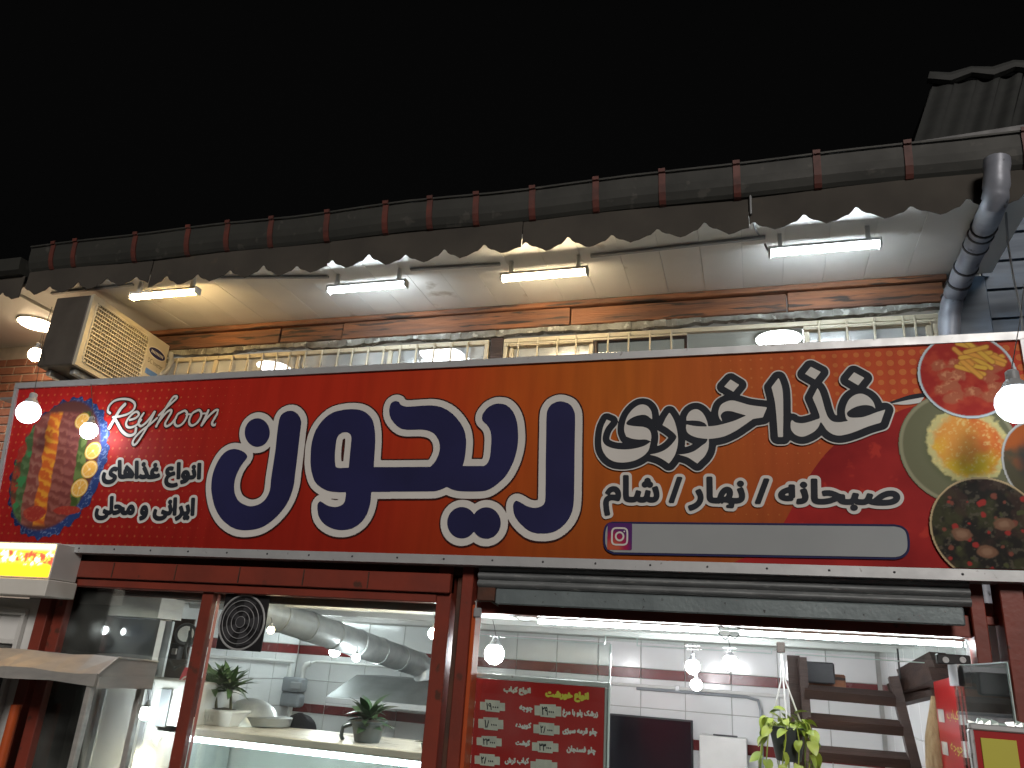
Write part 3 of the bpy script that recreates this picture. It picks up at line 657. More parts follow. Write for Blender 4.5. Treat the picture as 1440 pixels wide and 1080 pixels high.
F.poly(catmull(C1([(797, 450), (805, 350), (835, 250), (890, 170), (960, 115), (1040, 92), (1120, 86), (1180, 95), (1230, 122), (1268, 170), (1285, 250), (1288, 330), (1283, 420), (1277, 525, 1), (1400, 525, 1), (1400, 713, 1), (1258, 713, 1), (1250, 800), (1225, 880), (1180, 945), (1110, 990), (1030, 1003), (960, 990), (900, 955), (862, 905), (850, 850), (852, 805), (870, 785), (890, 795), (930, 818), (985, 828), (1030, 815), (1055, 790), (1063, 750), (1066, 715, 1), (1000, 715), (930, 705), (870, 675), (828, 630), (805, 560), (797, 500)])))
F.poly(catmull(C1([(1000, 300), (1030, 268), (1065, 260), (1095, 272), (1106, 300), (1103, 360), (1095, 440), (1087, 530, 1), (1000, 530), (985, 500), (982, 440), (988, 360)])), hole=True)
F.poly(catmull(C2([(-60, 516, 1), (0, 516), (365, 513, 1), (395, 480), (420, 430), (428, 380), (418, 330), (390, 290), (350, 270), (300, 262), (200, 262), (150, 245), (110, 205), (90, 165), (88, 120), (100, 85), (125, 70), (150, 75), (165, 95), (200, 107), (260, 105), (320, 101), (380, 100), (440, 112), (500, 145), (550, 195), (590, 260), (605, 330), (603, 400), (595, 460), (582, 508, 1), (725, 508, 1), (748, 490), (765, 450), (772, 390), (775, 320), (768, 270), (750, 235), (720, 205), (712, 180), (722, 150), (755, 112), (800, 90), (840, 88), (880, 100), (920, 140), (945, 200), (955, 270), (955, 350), (940, 430), (915, 500), (875, 570), (820, 625), (760, 665), (700, 678), (580, 678), (520, 668), (475, 648, 1), (430, 668), (380, 678), (100, 680), (0, 680), (-60, 680, 1)])))
F.poly(catmull(C2(ell(576, 890, 98, 106)), True, 2)); F.poly(catmull(C2(ell(741, 892, 98, 106)), True, 2))
F.poly(catmull(C2([(1147, 180), (1155, 130), (1185, 90), (1240, 72), (1300, 90), (1330, 130), (1340, 180), (1337, 400), (1335, 600), (1330, 760), (1310, 840), (1265, 905), (1200, 950), (1120, 963), (1040, 950), (975, 900), (935, 845), (922, 790), (928, 755), (945, 743), (975, 755), (1015, 778), (1065, 790), (1110, 780), (1135, 755), (1140, 700), (1142, 500), (1145, 300)])))
layer(F, 0.050, 2, 'brown_ink', 'title_outline'); layer(F, 0.041, 3, 'grey_white', 'title_border'); layer(F, 0.0, 4, 'navy', 'title_lettering')

# ---- the second title: pale letters in a dark outline
F = Field(-1.0, 0.85, 3.18, 3.84, 0.004)
C3 = lambda p: catmull(conv(p, 830, 500, 6.355)); C4 = lambda p: catmull(conv(p, 1040, 500, 6.355))
corner = lambda p: [(*q, 1) for q in p]
for q in ([(635, 108), (725, 155), (672, 222), (583, 172)], [(1020, 158), (1112, 208), (1058, 275), (968, 222)]): F.poly(C4(corner(q)))
F.poly(C4([(348, 207, 1), (370, 260), (386, 340), (390, 500), (388, 735, 1), (343, 735, 1), (330, 560), (315, 420), (285, 290, 1)]))
F.poly(C4([(458, 600), (470, 585), (500, 605), (560, 612), (620, 600), (680, 580), (715, 560), (690, 480), (650, 385, 1), (695, 298, 1), (718, 340), (740, 410), (765, 500), (790, 560), (830, 595), (890, 603), (968, 592, 1), (950, 570), (940, 520), (945, 470), (970, 410), (1010, 370), (1060, 350), (1110, 355), (1160, 385), (1195, 430), (1212, 485, 1), (1180, 460), (1120, 450), (1050, 462), (990, 490), (958, 520), (965, 548), (1000, 562), (1080, 560), (1140, 545), (1220, 515), (1300, 490, 1), (1258, 607, 1), (1150, 640), (1050, 680), (960, 710), (890, 722), (830, 710), (780, 675), (740, 620), (722, 600, 1), (700, 650), (660, 690), (600, 722), (550, 732), (500, 715), (465, 680), (455, 640)]))
F.poly(C3([(1185, 605, 1), (1155, 565), (1146, 515), (1165, 455), (1210, 422), (1270, 408), (1340, 425), (1430, 450), (1580, 470, 1), (1544, 560, 1), (1450, 575, 1), (1395, 543, 1), (1330, 525), (1260, 505), (1200, 508), (1168, 540), (1175, 575)]))
F.poly(C3([(1395, 543, 1), (1450, 575, 1), (1444, 582), (1390, 620), (1300, 680), (1200, 728), (1110, 747), (1040, 750), (960, 740), (900, 718), (868, 690), (858, 655), (860, 622, 1), (950, 638), (1050, 640), (1150, 628), (1280, 592)]))
F.poly(C3(corner([(1255, 222), (1332, 270), (1280, 332), (1197, 285)])))
F.poly(C3([(860, 590, 1), (865, 550), (890, 510), (930, 488), (970, 492), (1010, 525), (1040, 580), (1055, 640), (1060, 750), (1062, 800), (1050, 860), (1020, 910), (980, 950), (958, 972, 1), (920, 945), (870, 915), (810, 897), (775, 890, 1), (850, 885), (930, 860), (1000, 810), (1048, 762), (1045, 640), (1000, 600), (930, 588)]))
F.poly(C3([(710, 515, 1), (745, 570), (770, 640), (785, 720), (785, 800), (765, 880), (735, 935), (705, 972, 1), (660, 940), (600, 910), (525, 890, 1), (590, 880), (660, 855), (720, 810), (770, 745), (760, 710), (700, 660), (648, 628, 1), (675, 570)]))
F.poly(C3([(558, 580, 1), (550, 510), (522, 465), (482, 445), (432, 452), (380, 490), (335, 550), (312, 620), (308, 680), (325, 730, 1), (380, 750), (440, 757), (500, 757), (545, 775, 1), (548, 720), (530, 670), (480, 645), (400, 638), (335, 625), (328, 605), (365, 570), (430, 543), (500, 540)]))
F.poly(C3([(545, 775, 1), (480, 815), (380, 840), (280, 845), (190, 830), (130, 795), (115, 740), (140, 660), (190, 595, 1), (150, 578, 1), (118, 650), (103, 750), (110, 840), (150, 910), (210, 950), (290, 962), (380, 950), (460, 915), (520, 860)]))
layer(F, 0.044, 5, 'grey_white', 'subtitle_border'); layer(F, 0.037, 6, 'ink', 'subtitle_outline'); layer(F, -0.0, 7, 'grey_white', 'subtitle_lettering')

# ---- flowing Latin name
F = Field(-4.75, -3.30, 3.30, 3.90, 0.003)
C6 = lambda p: catmull(conv(p, 140, 550, 7.58), False, 6)
R1 = 0.0085
for p, r in [([(275, 145), (225, 200), (165, 300), (110, 395)], 1.5), ([(120, 240), (95, 215), (110, 160), (160, 110), (230, 88), (310, 90), (365, 115), (385, 155), (365, 205), (310, 245), (230, 270), (150, 280)], 1.0), ([(165, 285), (200, 350), (240, 420), (290, 465), (340, 475), (385, 450), (395, 400)], 1.2),
             ([(330, 310), (390, 290), (425, 255), (410, 225), (370, 235), (320, 285), (290, 340), (300, 380), (340, 390), (400, 365), (450, 310)], 1.0), ([(475, 240), (430, 310), (425, 355), (450, 375), (500, 340), (560, 270), (590, 225)], 1.0), ([(595, 225), (560, 300), (510, 390), (450, 490), (400, 560), (370, 575), (360, 545), (390, 490), (460, 420), (540, 360), (620, 290)], 0.95),
             ([(640, 260), (720, 180), (790, 115), (830, 75), (820, 58), (790, 70), (740, 140), (680, 240), (610, 380)], 1.0), ([(610, 375), (660, 300), (720, 230), (765, 205), (770, 230), (730, 300), (705, 350), (720, 378), (770, 350), (820, 290)], 1.0), ([(880, 225), (840, 250), (810, 310), (810, 355), (840, 375), (890, 350), (930, 290), (940, 240), (915, 212), (880, 225)], 0.95), ([(930, 250), (980, 250)], 0.7),
             ([(1035, 215), (995, 240), (965, 300), (965, 350), (995, 370), (1045, 340), (1085, 280), (1090, 230), (1065, 205), (1035, 215)], 0.95), ([(1085, 245), (1135, 240)], 0.7), ([(1165, 210), (1140, 270), (1095, 365)], 1.1), ([(1095, 365), (1160, 280), (1230, 215), (1265, 205), (1265, 235), (1220, 310), (1205, 350), (1230, 365), (1280, 325), (1325, 270)], 1.0)]:
    F.stroke(C6(p), R1 * r)
layer(F, 0.008, 2, 'brown_ink', 'latin_outline'); layer(F, 0.0, 3, 'grey_white', 'latin_lettering')  # brown layer is a printed outline around the letters

# ---- small bold lines
def line(txt, bl, br, tr, tl, bold, border, k=2, nm='caption'):
    F = text_field(shape(txt), [S(*bl), S(*br), S(*tr), S(*tl)], 0.003, border + 0.02)
    layer(F, border, k, 'grey_white', nm + '_border'); layer(F, bold, k + 1, 'ink', nm)
line('انواع غذاهای', (145, 685), (281, 684), (283, 653), (146, 648), 0.009, 0.026)
line('ایرانی و محلی', (135, 730), (272, 731), (274, 702), (137, 699), 0.009, 0.026)
line('صبحانه / نهار / شام', (850, 724), (1262, 726), (1264, 678), (852, 670), 0.008, 0.024, 4)

# ---- pale address bar with the camera emblem
F = Field(-0.95, 0.95, 2.76, 3.15, 0.004)
F.poly(catmull([tuple(S(*q[:2])) + tuple(q[2:]) for q in [(862, 737, 1), (1258, 741, 1), (1268, 744), (1274, 752), (1275, 772), (1268, 781), (1258, 784, 1), (864, 777, 1), (856, 773), (852, 765), (852, 749), (855, 740)]]))
layer(F, 0.011, 5, 'navy', 'bar_outline'); layer(F, 0.0, 6, 'label_white', 'bar')
c = S(872, 755)
def emblem(X, Z):
    u = (X - c[0]) / 0.066; v = (Z - c[1]) / 0.070
    d = (np.maximum(np.abs(u) - 0.75, 0) ** 4 + np.maximum(np.abs(v) - 0.75, 0) ** 4) ** 0.25 - 0.25
    t = np.clip((v + 1) / 2, 0, 1); s_ = np.clip(np.hypot(u + 0.5, v + 0.9) / 1.6, 0, 1)
    col = mixc(mixc(np.zeros(u.shape + (3,)) + np.array((0.50, 0.10, 0.05)), (0.36, 0.012, 0.07), sstep(0.2, 0.6, s_)), (0.085, 0.02, 0.14), sstep(0.55, 1.0, s_))
    return col, np.maximum(np.abs(u), np.abs(v)) * 0 + d
picture('camera_emblem', c[0] - 0.07, c[0] + 0.07, c[1] - 0.075, c[1] + 0.075, 0.002, -0.014, emblem, sign)
F = Field(c[0] - 0.08, c[0] + 0.08, c[1] - 0.08, c[1] + 0.08, 0.002)
rr = [(c[0] + 0.040 * np.sign(math.cos(t)) * abs(math.cos(t)) ** 0.45, c[1] + 0.043 * np.sign(math.sin(t)) * abs(math.sin(t)) ** 0.45) for t in np.linspace(0, 2 * math.pi, 49)]
F.stroke([np.array(q) for q in rr], 0.0045); F.stroke([np.array((c[0] + 0.020 * math.cos(t), c[1] + 0.021 * math.sin(t))) for t in np.linspace(0, 2 * math.pi, 33)], 0.0045); F.stroke([c + (0.024, 0.026), c + (0.0241, 0.026)], 0.004)
layer(F, 0.0, 8, 'grey_white', 'emblem_lines')

# ---- printed food pictures
pc = S(78, 655); 
chick0, chick1 = S(77, 592), S(58, 715)
slices = [(S(131, 634), 0.062), (S(126, 660), 0.062), (S(112, 686), 0.064), (S(116, 592), 0.058)]
LP = S(15, 655)[0]; RPx = S(150, 655)[0]; ru = (RPx - LP) / 2; pc[0] = (LP + RPx) / 2 + 0.01; rv = 0.515
def platter(X, Z):
    u = (X - pc[0]) / ru; v = (Z - pc[1]) / rv
    th_ = np.arctan2(v, u); r = np.hypot(u, v); rim = 0.94 + 0.035 * np.abs(np.sin(th_ * 9)) + 0.02 * np.sin(th_ * 31)
    d = r - rim
    n1 = fbm(X, Z, 30, 3); n2_ = fbm(X, Z, 60, 9)
    col = np.zeros(X.shape + (3,)) + np.array((0.022, 0.045, 0.16))
    col = mixc(col, (0.16, 0.22, 0.40), sstep(0.05, 0.02, np.abs(n1 - 0.5)) * 0.7)
    col = col * (1 - 0.55 * sstep(0.2, -0.7, u))[..., None]
    ins = sstep(0.90, 0.84, np.hypot(u * 1.02 + 0.08, v * 0.98 - 0.03))
    col = mixc(col, (0.10, 0.035, 0.03), ins)
    # strips follow the skewer line
    ax = chick0[0] + (chick1[0] - chick0[0]) * (chick0[1] - Z) / (chick0[1] - chick1[1]); s_ = (X - ax) / 0.075
    wob = (fbm(X, Z, 14, 4) - 0.5) * 0.5; q = s_ + wob
    vin = ins * sstep(0.80, 0.72, np.abs(v + 0.02))
    def strip(a, b_, c1, c2, rib, seed):
        nonlocal col
        m = sstep(a - 0.12, a + 0.05, q) * sstep(b_ + 0.12, b_ - 0.05, q) * vin
        t = fbm(X, Z, 26, seed); ribs = 0.5 + 0.5 * np.sin(Z * rib + 6 * t + s_ * 2)
        col = mixc(col, c1, m); col = mixc(col, c2, m * sstep(0.35, 0.75, t * 0.6 + ribs * 0.4))
    strip(-4.2, -3.1, (0.10, 0.05, 0.03), (0.32, 0.05, 0.03), 60, 21)
    strip(-3.1, -2.2, (0.06, 0.10, 0.04), (0.10, 0.16, 0.07), 70, 22)
    strip(-2.2, -0.75, (0.20, 0.055, 0.045), (0.30, 0.12, 0.09), 75, 23)
    strip(-0.75, 0.75, (0.50, 0.10, 0.02), (0.66, 0.27, 0.03), 85, 24)
    strip(0.75, 2.0, (0.17, 0.045, 0.035), (0.27, 0.09, 0.07), 95, 25)
    strip(2.0, 3.3, (0.16, 0.042, 0.036), (0.25, 0.08, 0.065), 95, 26)
    strip(3.3, 4.2, (0.05, 0.08, 0.02), (0.12, 0.17, 0.05), 50, 27)
    g1 = sstep(0.60, 0.66, fbm(X, Z, 11, 31)) * ins * sstep(-1.9, -2.4, q); col = mixc(col, (0.05, 0.20, 0.07), g1)
    for (cx, cz), rx, rz in ((S(48, 722), 0.10, 0.055), (S(95, 718), 0.12, 0.032), (S(30, 635), 0.05, 0.07), (S(38, 605), 0.05, 0.06)):
        dd = np.hypot((X - cx) / rx, (Z - cz) / rz) + (n1 - 0.5) * 0.4; m = sstep(1.0, 0.85, dd) * sstep(1.02, 0.95, r)
        col = mixc(col, (0.32, 0.035, 0.025), m); col = mixc(col, (0.42, 0.09, 0.05), m * sstep(0.5, 0.7, n2_) * 0.6)
    for (cx, cz), rad in slices:
        dx, dz = (X - cx) * 0.92, Z - cz; rr_ = np.hypot(dx, dz) / rad; a = np.arctan2(dz, dx)
        m = sstep(1.02, 0.96, rr_); col = mixc(col, (0.62, 0.34, 0.05), m); col = mixc(col, (0.72, 0.55, 0.28), m * sstep(0.90, 0.86, rr_))
        col = mixc(col, (0.68, 0.36, 0.07), m * sstep(0.80, 0.76, rr_) * sstep(0.02, 0.25, np.abs(np.sin(a * 4)))); col = mixc(col, (0.75, 0.6, 0.35), m * sstep(0.16, 0.10, rr_))
    return col, d * 0.5
picture('platter_picture', LP - 0.05, RPx + 0.06, pc[1] - 0.6, pc[1] + 0.6, 0.005, -0.002, platter, sign,
        clip=lambda X, Z: np.maximum(XTL + (XBL - XTL) * (ZT - Z) / (ZT - ZB) + 0.012 - X, np.maximum(ZB - Z, Z - ZT)))
def bowl(cx, cz, rx, rz, rimw, fn, rimc):
    def f(X, Z):
        u = (X - cx) / rx; v = (Z - cz) / rz; r = np.hypot(u, v)
        col = fn(X, Z, u, v, r)
        m = sstep(1 - rimw, 1 - rimw * 0.92, r); t = np.clip((r - (1 - rimw)) / rimw, 0, 1)
        rc = np.zeros(X.shape + (3,)) + np.asarray(rimc) * (0.55 + 0.9 * np.sin(t * math.pi))[..., None]
        return col * (1 - m[..., None]) + rc * m[..., None], r - 1
    return f
clipR = lambda X, Z: np.maximum(X - (XRT - 0.002), np.maximum(ZB + 0.004 - Z, Z - (ZT - 0.004)))
def stick(X, Z, a, b_, w_):
    a = np.asarray(a); b_ = np.asarray(b_); v = b_ - a; t = np.clip(((X - a[0]) * v[0] + (Z - a[1]) * v[1]) / (v @ v), 0, 1); return np.hypot(X - a[0] - t * v[0], Z - a[1] - t * v[1]) - w_
def stew(X, Z, u, v, r):
    n1 = fbm(X, Z, 18, 41); n2_ = fbm(X, Z, 45, 42)
    col = mixc(np.zeros(X.shape + (3,)) + np.array((0.36, 0.02, 0.015)), (0.46, 0.05, 0.025), sstep(0.35, 0.7, n1))
    for k in range(16):
        a = np.array((random.uniform(-0.55, 0.6), random.uniform(-0.6, 0.55)))
        dd = np.hypot((u - a[0]) * 1.0, (v - a[1]) * 1.3) + (n2_ - 0.5) * 0.22; m = sstep(0.2, 0.1, dd)
        col = mixc(col, (0.42, 0.12, 0.06), m * 0.8); col = mixc(col, (0.58, 0.24, 0.12), m * sstep(0.5, 0.65, n2_))
    for k in range(15):
        a = np.array((random.uniform(-0.15, 0.5), random.uniform(0.1, 0.75))); an = random.uniform(-0.9, 0.5); L = random.uniform(0.2, 0.36)
        dd = stick(u, v, a - L * np.array((math.cos(an), math.sin(an))), a + L * np.array((math.cos(an), math.sin(an))), 0.045); m = sstep(0.012, -0.012, dd) * sstep(0.92, 0.86, r)
        col = mixc(col, (0.34, 0.10, 0.02), sstep(0.04, 0.0, dd) * 0.7 * sstep(0.92, 0.86, r)); col = mixc(col, (0.72, 0.38 + random.uniform(-.06, .06), 0.06), m)
    return col
def rice(X, Z, u, v, r):
    n1 = fbm(X, Z, 40, 51); n2_ = fbm(X, Z, 8, 52); n3 = fbm(X, Z, 90, 53)
    col = np.zeros(X.shape + (3,)) + np.array((0.11, 0.12, 0.055)); col = mixc(col, (0.16, 0.16, 0.09), sstep(0.5, 0.75, np.hypot(u - 0.1, v)))
    rr_ = np.hypot((u - 0.16) / 0.86, (v - 0.05) / 0.82) + (n1 - 0.5) * 0.16; m = sstep(0.82, 0.76, rr_)
    col = mixc(col, (0.62, 0.55, 0.24), m); m2 = sstep(0.72, 0.58, rr_)
    col = mixc(col, (0.78, 0.32, 0.06), m2); col = mixc(col, (0.80, 0.52, 0.04), m2 * sstep(0.1, -0.45, v + (n2_ - 0.5)))
    col = mixc(col, (0.66, 0.10, 0.02), m2 * sstep(0.25, 0.6, u + (n2_ - 0.5) * 0.8) * 0.8); col = mixc(col, (0.85, 0.66, 0.25), m * sstep(0.58, 0.75, n3) * 0.6)
    return col
def herbs(X, Z, u, v, r):
    n1 = fbm(X, Z, 22, 61); n2_ = fbm(X, Z, 50, 62); n3 = fbm(X, Z, 12, 63)
    col = mixc(np.zeros(X.shape + (3,)) + np.array((0.014, 0.012, 0.010)), (0.045, 0.045, 0.02), sstep(0.4, 0.7, n1))
    col = mixc(col, (0.10, 0.085, 0.06), sstep(0.62, 0.72, n2_) * 0.7); col = mixc(col, (0.05, 0.025, 0.02), sstep(0.55, 0.7, n3) * 0.6)
    for k in range(46):
        a = np.array((random.uniform(-0.75, 0.75), random.uniform(-0.75, 0.75))); dd = np.hypot(u - a[0], v - a[1]) + (n2_ - 0.5) * 0.06
        s_ = random.uniform(0.035, 0.07)
        col = mixc(col, ((0.34, 0.03, 0.025), (0.20, 0.06, 0.04), (0.07, 0.075, 0.03))[k % 3], sstep(s_, s_ * 0.6, dd))
    for a in ((-0.45, -0.1), (-0.05, -0.42), (0.3, 0.1)):
        dd = np.hypot((u - a[0]), (v - a[1]) * 1.5) + (n2_ - 0.5) * 0.08; col = mixc(col, (0.20, 0.10, 0.06), sstep(0.2, 0.15, dd)); col = mixc(col, (0.28, 0.16, 0.1), sstep(0.12, 0.06, dd))
    return col
def clear(X, Z, u, v, r):
    n1 = fbm(X, Z, 9, 71); col = mixc(np.zeros(X.shape + (3,)) + np.array((0.08, 0.07, 0.04)), (0.42, 0.10, 0.02), sstep(0.1, 0.5, v + (n1 - 0.5))); return mixc(col, (0.03, 0.035, 0.04), sstep(0.75, 0.3, r))
def bowlat(nm, l_, r_, t_, b_, rimw, fn, rimc, y):
    cx = (S(*l_)[0] + S(*r_)[0]) / 2; rx = (S(*r_)[0] - S(*l_)[0]) / 2; cz = (S(*t_)[1] + S(*b_)[1]) / 2; rz = (S(*t_)[1] - S(*b_)[1]) / 2
    picture(nm, cx - rx - 0.01, min(cx + rx + 0.01, XRT), max(cz - rz - 0.01, ZB), min(cz + rz + 0.01, ZT), 0.004, y, bowl(cx, cz, rx, rz, rimw, fn, rimc), sign, clipR)
bowlat('rice_picture', (1264, 640), (1436, 640), (1345, 552), (1345, 712), 0.10, rice, (0.22, 0.21, 0.13), -0.006)
bowlat('stew_picture', (1290, 535), (1432, 535), (1362, 468), (1362, 590), 0.07, stew, (0.44, 0.50, 0.53), -0.010)
bowlat('glass_bowl_picture', (1408, 655), (1520, 655), (1460, 590), (1460, 716), 0.08, clear, (0.40, 0.40, 0.38), -0.008)
bowlat('herb_stew_picture', (1306, 742), (1470, 742), (1388, 671), (1388, 822), 0.05, herbs, (0.40, 0.30, 0.17), -0.014)

# ================================================================== EAVES
YF = 0.0
x_a, x_b = P(466, 370, YF).x, P(860, 330, YF).x; per = (x_b - x_a) / 7.0
SC = [(0, 0.0), (.10, .006), (.2, .022), (.28, .034), (.36, .040), (.43, .062), (.48, .082), (.5, .085), (.54, .080), (.60, .056), (.68, .040), (.76, .034), (.84, .020), (.92, .005)]
def scallop(x0, x1, zb, phase):
    pts = []; k0 = math.floor((x0 - phase) / per) - 1
    for k in range(k0, k0 + int((x1 - x0) / per) + 4):
        am = 0.85 + 0.14 * math.sin(k * 2.3)
        for t, hgt in SC:
            x = phase + (k + t - 0.5) * per
            if x0 < x < x1: pts.append((x, zb + hgt * am + 0.008 * math.sin(k * 1.7)))
    return [(x0, pts[0][1])] + pts + [(x1, pts[-1][1])]
fas = thing('scalloped_fascia', (-2.0, YF, 4.62), 'dark tin fascia with a scalloped lower edge hanging below the roof gutter', 'fascia')
seams = [-5.34, -4.15, P(465, 340, YF).x, P(735, 320, YF).x, P(1053, 300, YF).x, 1.52]
for k in range(5):
    e = scallop(seams[k] + 0.002, seams[k + 1] - 0.002, 4.615 if k else 4.64, x_a)
    m_ = MB(); yo = YF + 0.004 * (k % 2); n = len(e)
    vs = [(x, yo, z) for x, z in e] + [(x, yo, 4.848) for x, z in e] + [(x, yo + 0.003, z) for x, z in e] + [(x, yo + 0.003, 4.848) for x, z in e]
    fs = []
    for i in range(n - 1):
        fs += [(i, i + 1, n + i + 1, n + i), (2 * n + i + 1, 2 * n + i, 3 * n + i, 3 * n + i + 1), (i, 2 * n + i, 2 * n + i + 1, i + 1)]
    m_.add(vs, fs); put('tin_sheet', m_, 'fascia', fas)
def gutter_obj(name, x0, x1, zt, zb, label, straps, yf=0.05, tilt=0.0):
    t_ = thing(name, ((x0 + x1) / 2, yf, zb), label, 'gutter')
    prof = [(yf - 0.012, zt), (yf - 0.012, zt - 0.012), (yf, zt - 0.016), (yf + 0.004, zt - 0.09), (yf + 0.012, zt - 0.14), (yf + 0.03, zb + 0.02), (yf + 0.045, zb), (yf + 0.13, zb), (yf + 0.13, zb + 0.004), (yf + 0.05, zb + 0.006), (yf + 0.036, zb + 0.024), (yf + 0.017, zt - 0.135), (yf + 0.01, zt - 0.085), (yf + 0.006, zt)]
    m_ = MB(); nn = 24; k = len(prof); vs = []; fs = []
    for i in range(nn + 1):
        x = x0 + (x1 - x0) * i / nn; dz = 0.006 * math.sin(i * 1.3) + tilt * (x - x0); dy = 0.006 * math.sin(i * 0.9 + 1)
        vs += [(x, y + dy, z + dz) for y, z in prof]
    for i in range(nn):
        for j in range(k):
            j2 = (j + 1) % k; fs.append((i * k + j, (i + 1) * k + j, (i + 1) * k + j2, i * k + j2))
    fs += [tuple(range(k)), tuple(nn * k + j for j in range(k - 1, -1, -1))]
    m_.add(vs, fs); put('trough', m_, 'gutter', t_)
    for x in straps:
        i = (x - x0) / (x1 - x0) * nn; dz = 0.006 * math.sin(i * 1.3) + tilt * (x - x0); dy = 0.006 * math.sin(i * 0.9 + 1)
        pr = [(y - 0.009 + dy, z + dz) for y, z in prof[1:7]] + [(yf + 0.06 + dy, zb - 0.009 + dz)]
        pr = [(prof[0][0] - 0.012 + dy, zt + 0.01 + dz)] + pr; back_ = [(y + 0.007, z + 0.002) for y, z in pr][::-1]
        sk = random.uniform(-0.006, 0.006)
        m_ = MB(); m_.prism_yz((pr + back_)[::-1], x - 0.02 + sk, x + 0.02 + sk); put('strap', m_, 'strap', t_)
    return t_
gutter_obj('roof_gutter', -5.34, 1.72, 5.045, 4.84, 'long dark tin roof gutter held by reddish iron straps above the fascia',
           [0.9753 * x for x in (-5.25, -5.018, -4.427, -3.94, -3.601, -3.229, -2.768, -2.313, -1.985, -1.664, -1.276, -0.857, -0.452, -0.013, 0.442, 0.925, 1.5)], -0.05)
# downpipe
dp = thing('downpipe', P(1335, 480, 0.88), 'dented grey metal downpipe running from the gutter back to the wall', 'downpipe')
a = [P(1402, 225, -0.11), P(1401, 262, -0.11), P(1399, 285, -0.08), P(1379, 330, 0.32), P(1352, 390, 0.70), P(1340, 418, 0.86), P(1335, 445, 0.88), P(1335, 500, 0.88)]
a.append(Vector((a[-1].x, 0.88, 0.4)))
path = []
for i in range(len(a) - 1):
    for k in range(4): path.append(a[i].lerp(a[i + 1], k / 4))
path.append(a[-1])
m_ = MB(); m_.tube(path, [0.062 + 0.003 * math.sin(i * 2.1) for i in range(len(path))], 16); put('pipe', m_, 'pipe', dp, True)
for px, py, yy in ((1391, 300, 0.22), (1385, 317, 0.30), (1372, 345, 0.46), (1360, 372, 0.6), (1350, 395, 0.72), (1341, 418, 0.86)):
    c = P(px, py, yy); best = min(range(len(path) - 1), key=lambda i: (path[i] - c).length); d = (path[best + 1] - path[best]).normalized(); c = path[best]
    m_ = MB(); m_.tube([c - d * 0.006, c + d * 0.006], 0.069, 16); put('wire_ring', m_, 'dark_grey', dp, True)
# dangling wire beside it
c = P(1414, 290, 0.2)
m_ = MB(); m_.tube([c, P(1417, 340, 0.4), P(1425, 390, 0.6), P(1436, 440, 0.8), P(1440, 500, 0.9)], 0.006, 6); tag(put('hanging_cable', m_, 'grey_plastic', None, True), 'thin pale cable hanging down in front of the grey siding', 'cable')

# ---- light fittings under the soffit
def tube_light(a_, b_, m, label):
    A = PZ(*a_, ZS - 0.125); B = PZ(*b_, ZS - 0.125); y = (A.y + B.y) / 2
    t_ = thing('tube_light', ((A.x + B.x) / 2, y, ZS - 0.12), label, 'light', 'tube lights under the soffit')
    mb = MB(); mb.box(A.x - 0.012, B.x + 0.012, y - 0.030, y + 0.030, ZS - 0.112, ZS - 0.092, 0.004); put('base', mb, 'led_end', t_)
    mb = MB(); pr = [(0.024 * math.cos(math.pi * k / 8), -0.114 - 0.030 * math.sin(math.pi * k / 8)) for k in range(9)]
    mb.prism_yz([(y + u, ZS + v) for u, v in pr][::-1], A.x, B.x); put('diffuser', mb, m, t_)
    for x in (A.x - 0.009, B.x + 0.009):
        mb = MB(); mb.box(x - 0.009, x + 0.009, y - 0.032, y + 0.032, ZS - 0.147, ZS - 0.09, 0.006); put('end_cap', mb, 'led_end', t_)
    for x in (A.x + 0.05, B.x - 0.05):
        mb = MB(); mb.box(x - 0.012, x + 0.012, y - 0.012, y + 0.012, ZS - 0.091, ZS - 0.001); put('hanger', mb, 'led_end', t_)
    return A, B, y
T = [tube_light((186, 418), (277, 411), 'led_warm', 'warm yellow tube light on the soffit next to the air conditioner'),
     tube_light((463, 408), (570, 401), 'led_cool', 'cool white tube light on the soffit between two warm ones'),
     tube_light((707, 391), (824, 384), 'led_neutral', 'warm white tube light on the soffit above the middle window post'),
     tube_light((1085, 355), (1235, 345), 'led_cool', 'cool white tube light on the soffit next to the downpipe')]
for k in range(3):
    A = Vector((T[k][1].x + 0.03, T[k][2] - 0.0, ZS - 0.012)); B = Vector((T[k + 1][0].x - 0.03, T[k + 1][2], ZS - 0.012))
    m_ = MB(); m_.beam(A, B, 0.022, 0.016); tag(put('cable_trunking', m_, 'grey_plastic'), ['cable trunking joining the warm yellow tube light to its cool neighbour', 'cable trunking between the cool tube light and the warm white one', 'cable trunking leading to the tube light next to the downpipe'][k], 'trunking', 'cable trunking on the soffit')
m_ = MB(); m_.beam((-5.2, T[0][2] + 0.02, ZS - 0.012), (T[0][0].x - 0.03, T[0][2], ZS - 0.012), 0.022, 0.016); tag(put('cable_trunking', m_, 'grey_plastic'), 'short cable trunking above the air conditioner', 'trunking', 'cable trunking on the soffit')
c0 = T[3][0]
m_ = MB(); m_.tube([P(1055, 272, YF - 0.01), P(1056, 300, YF - 0.012), P(1062, 322, 0.15), P(1075, 342, 0.35), (c0.x - 0.02, T[3][2], ZS - 0.10)], 0.006, 6); tag(put('supply_cable', m_, 'grey_plastic', None, True), 'pale supply cable dropping over the fascia to a tube light', 'cable')

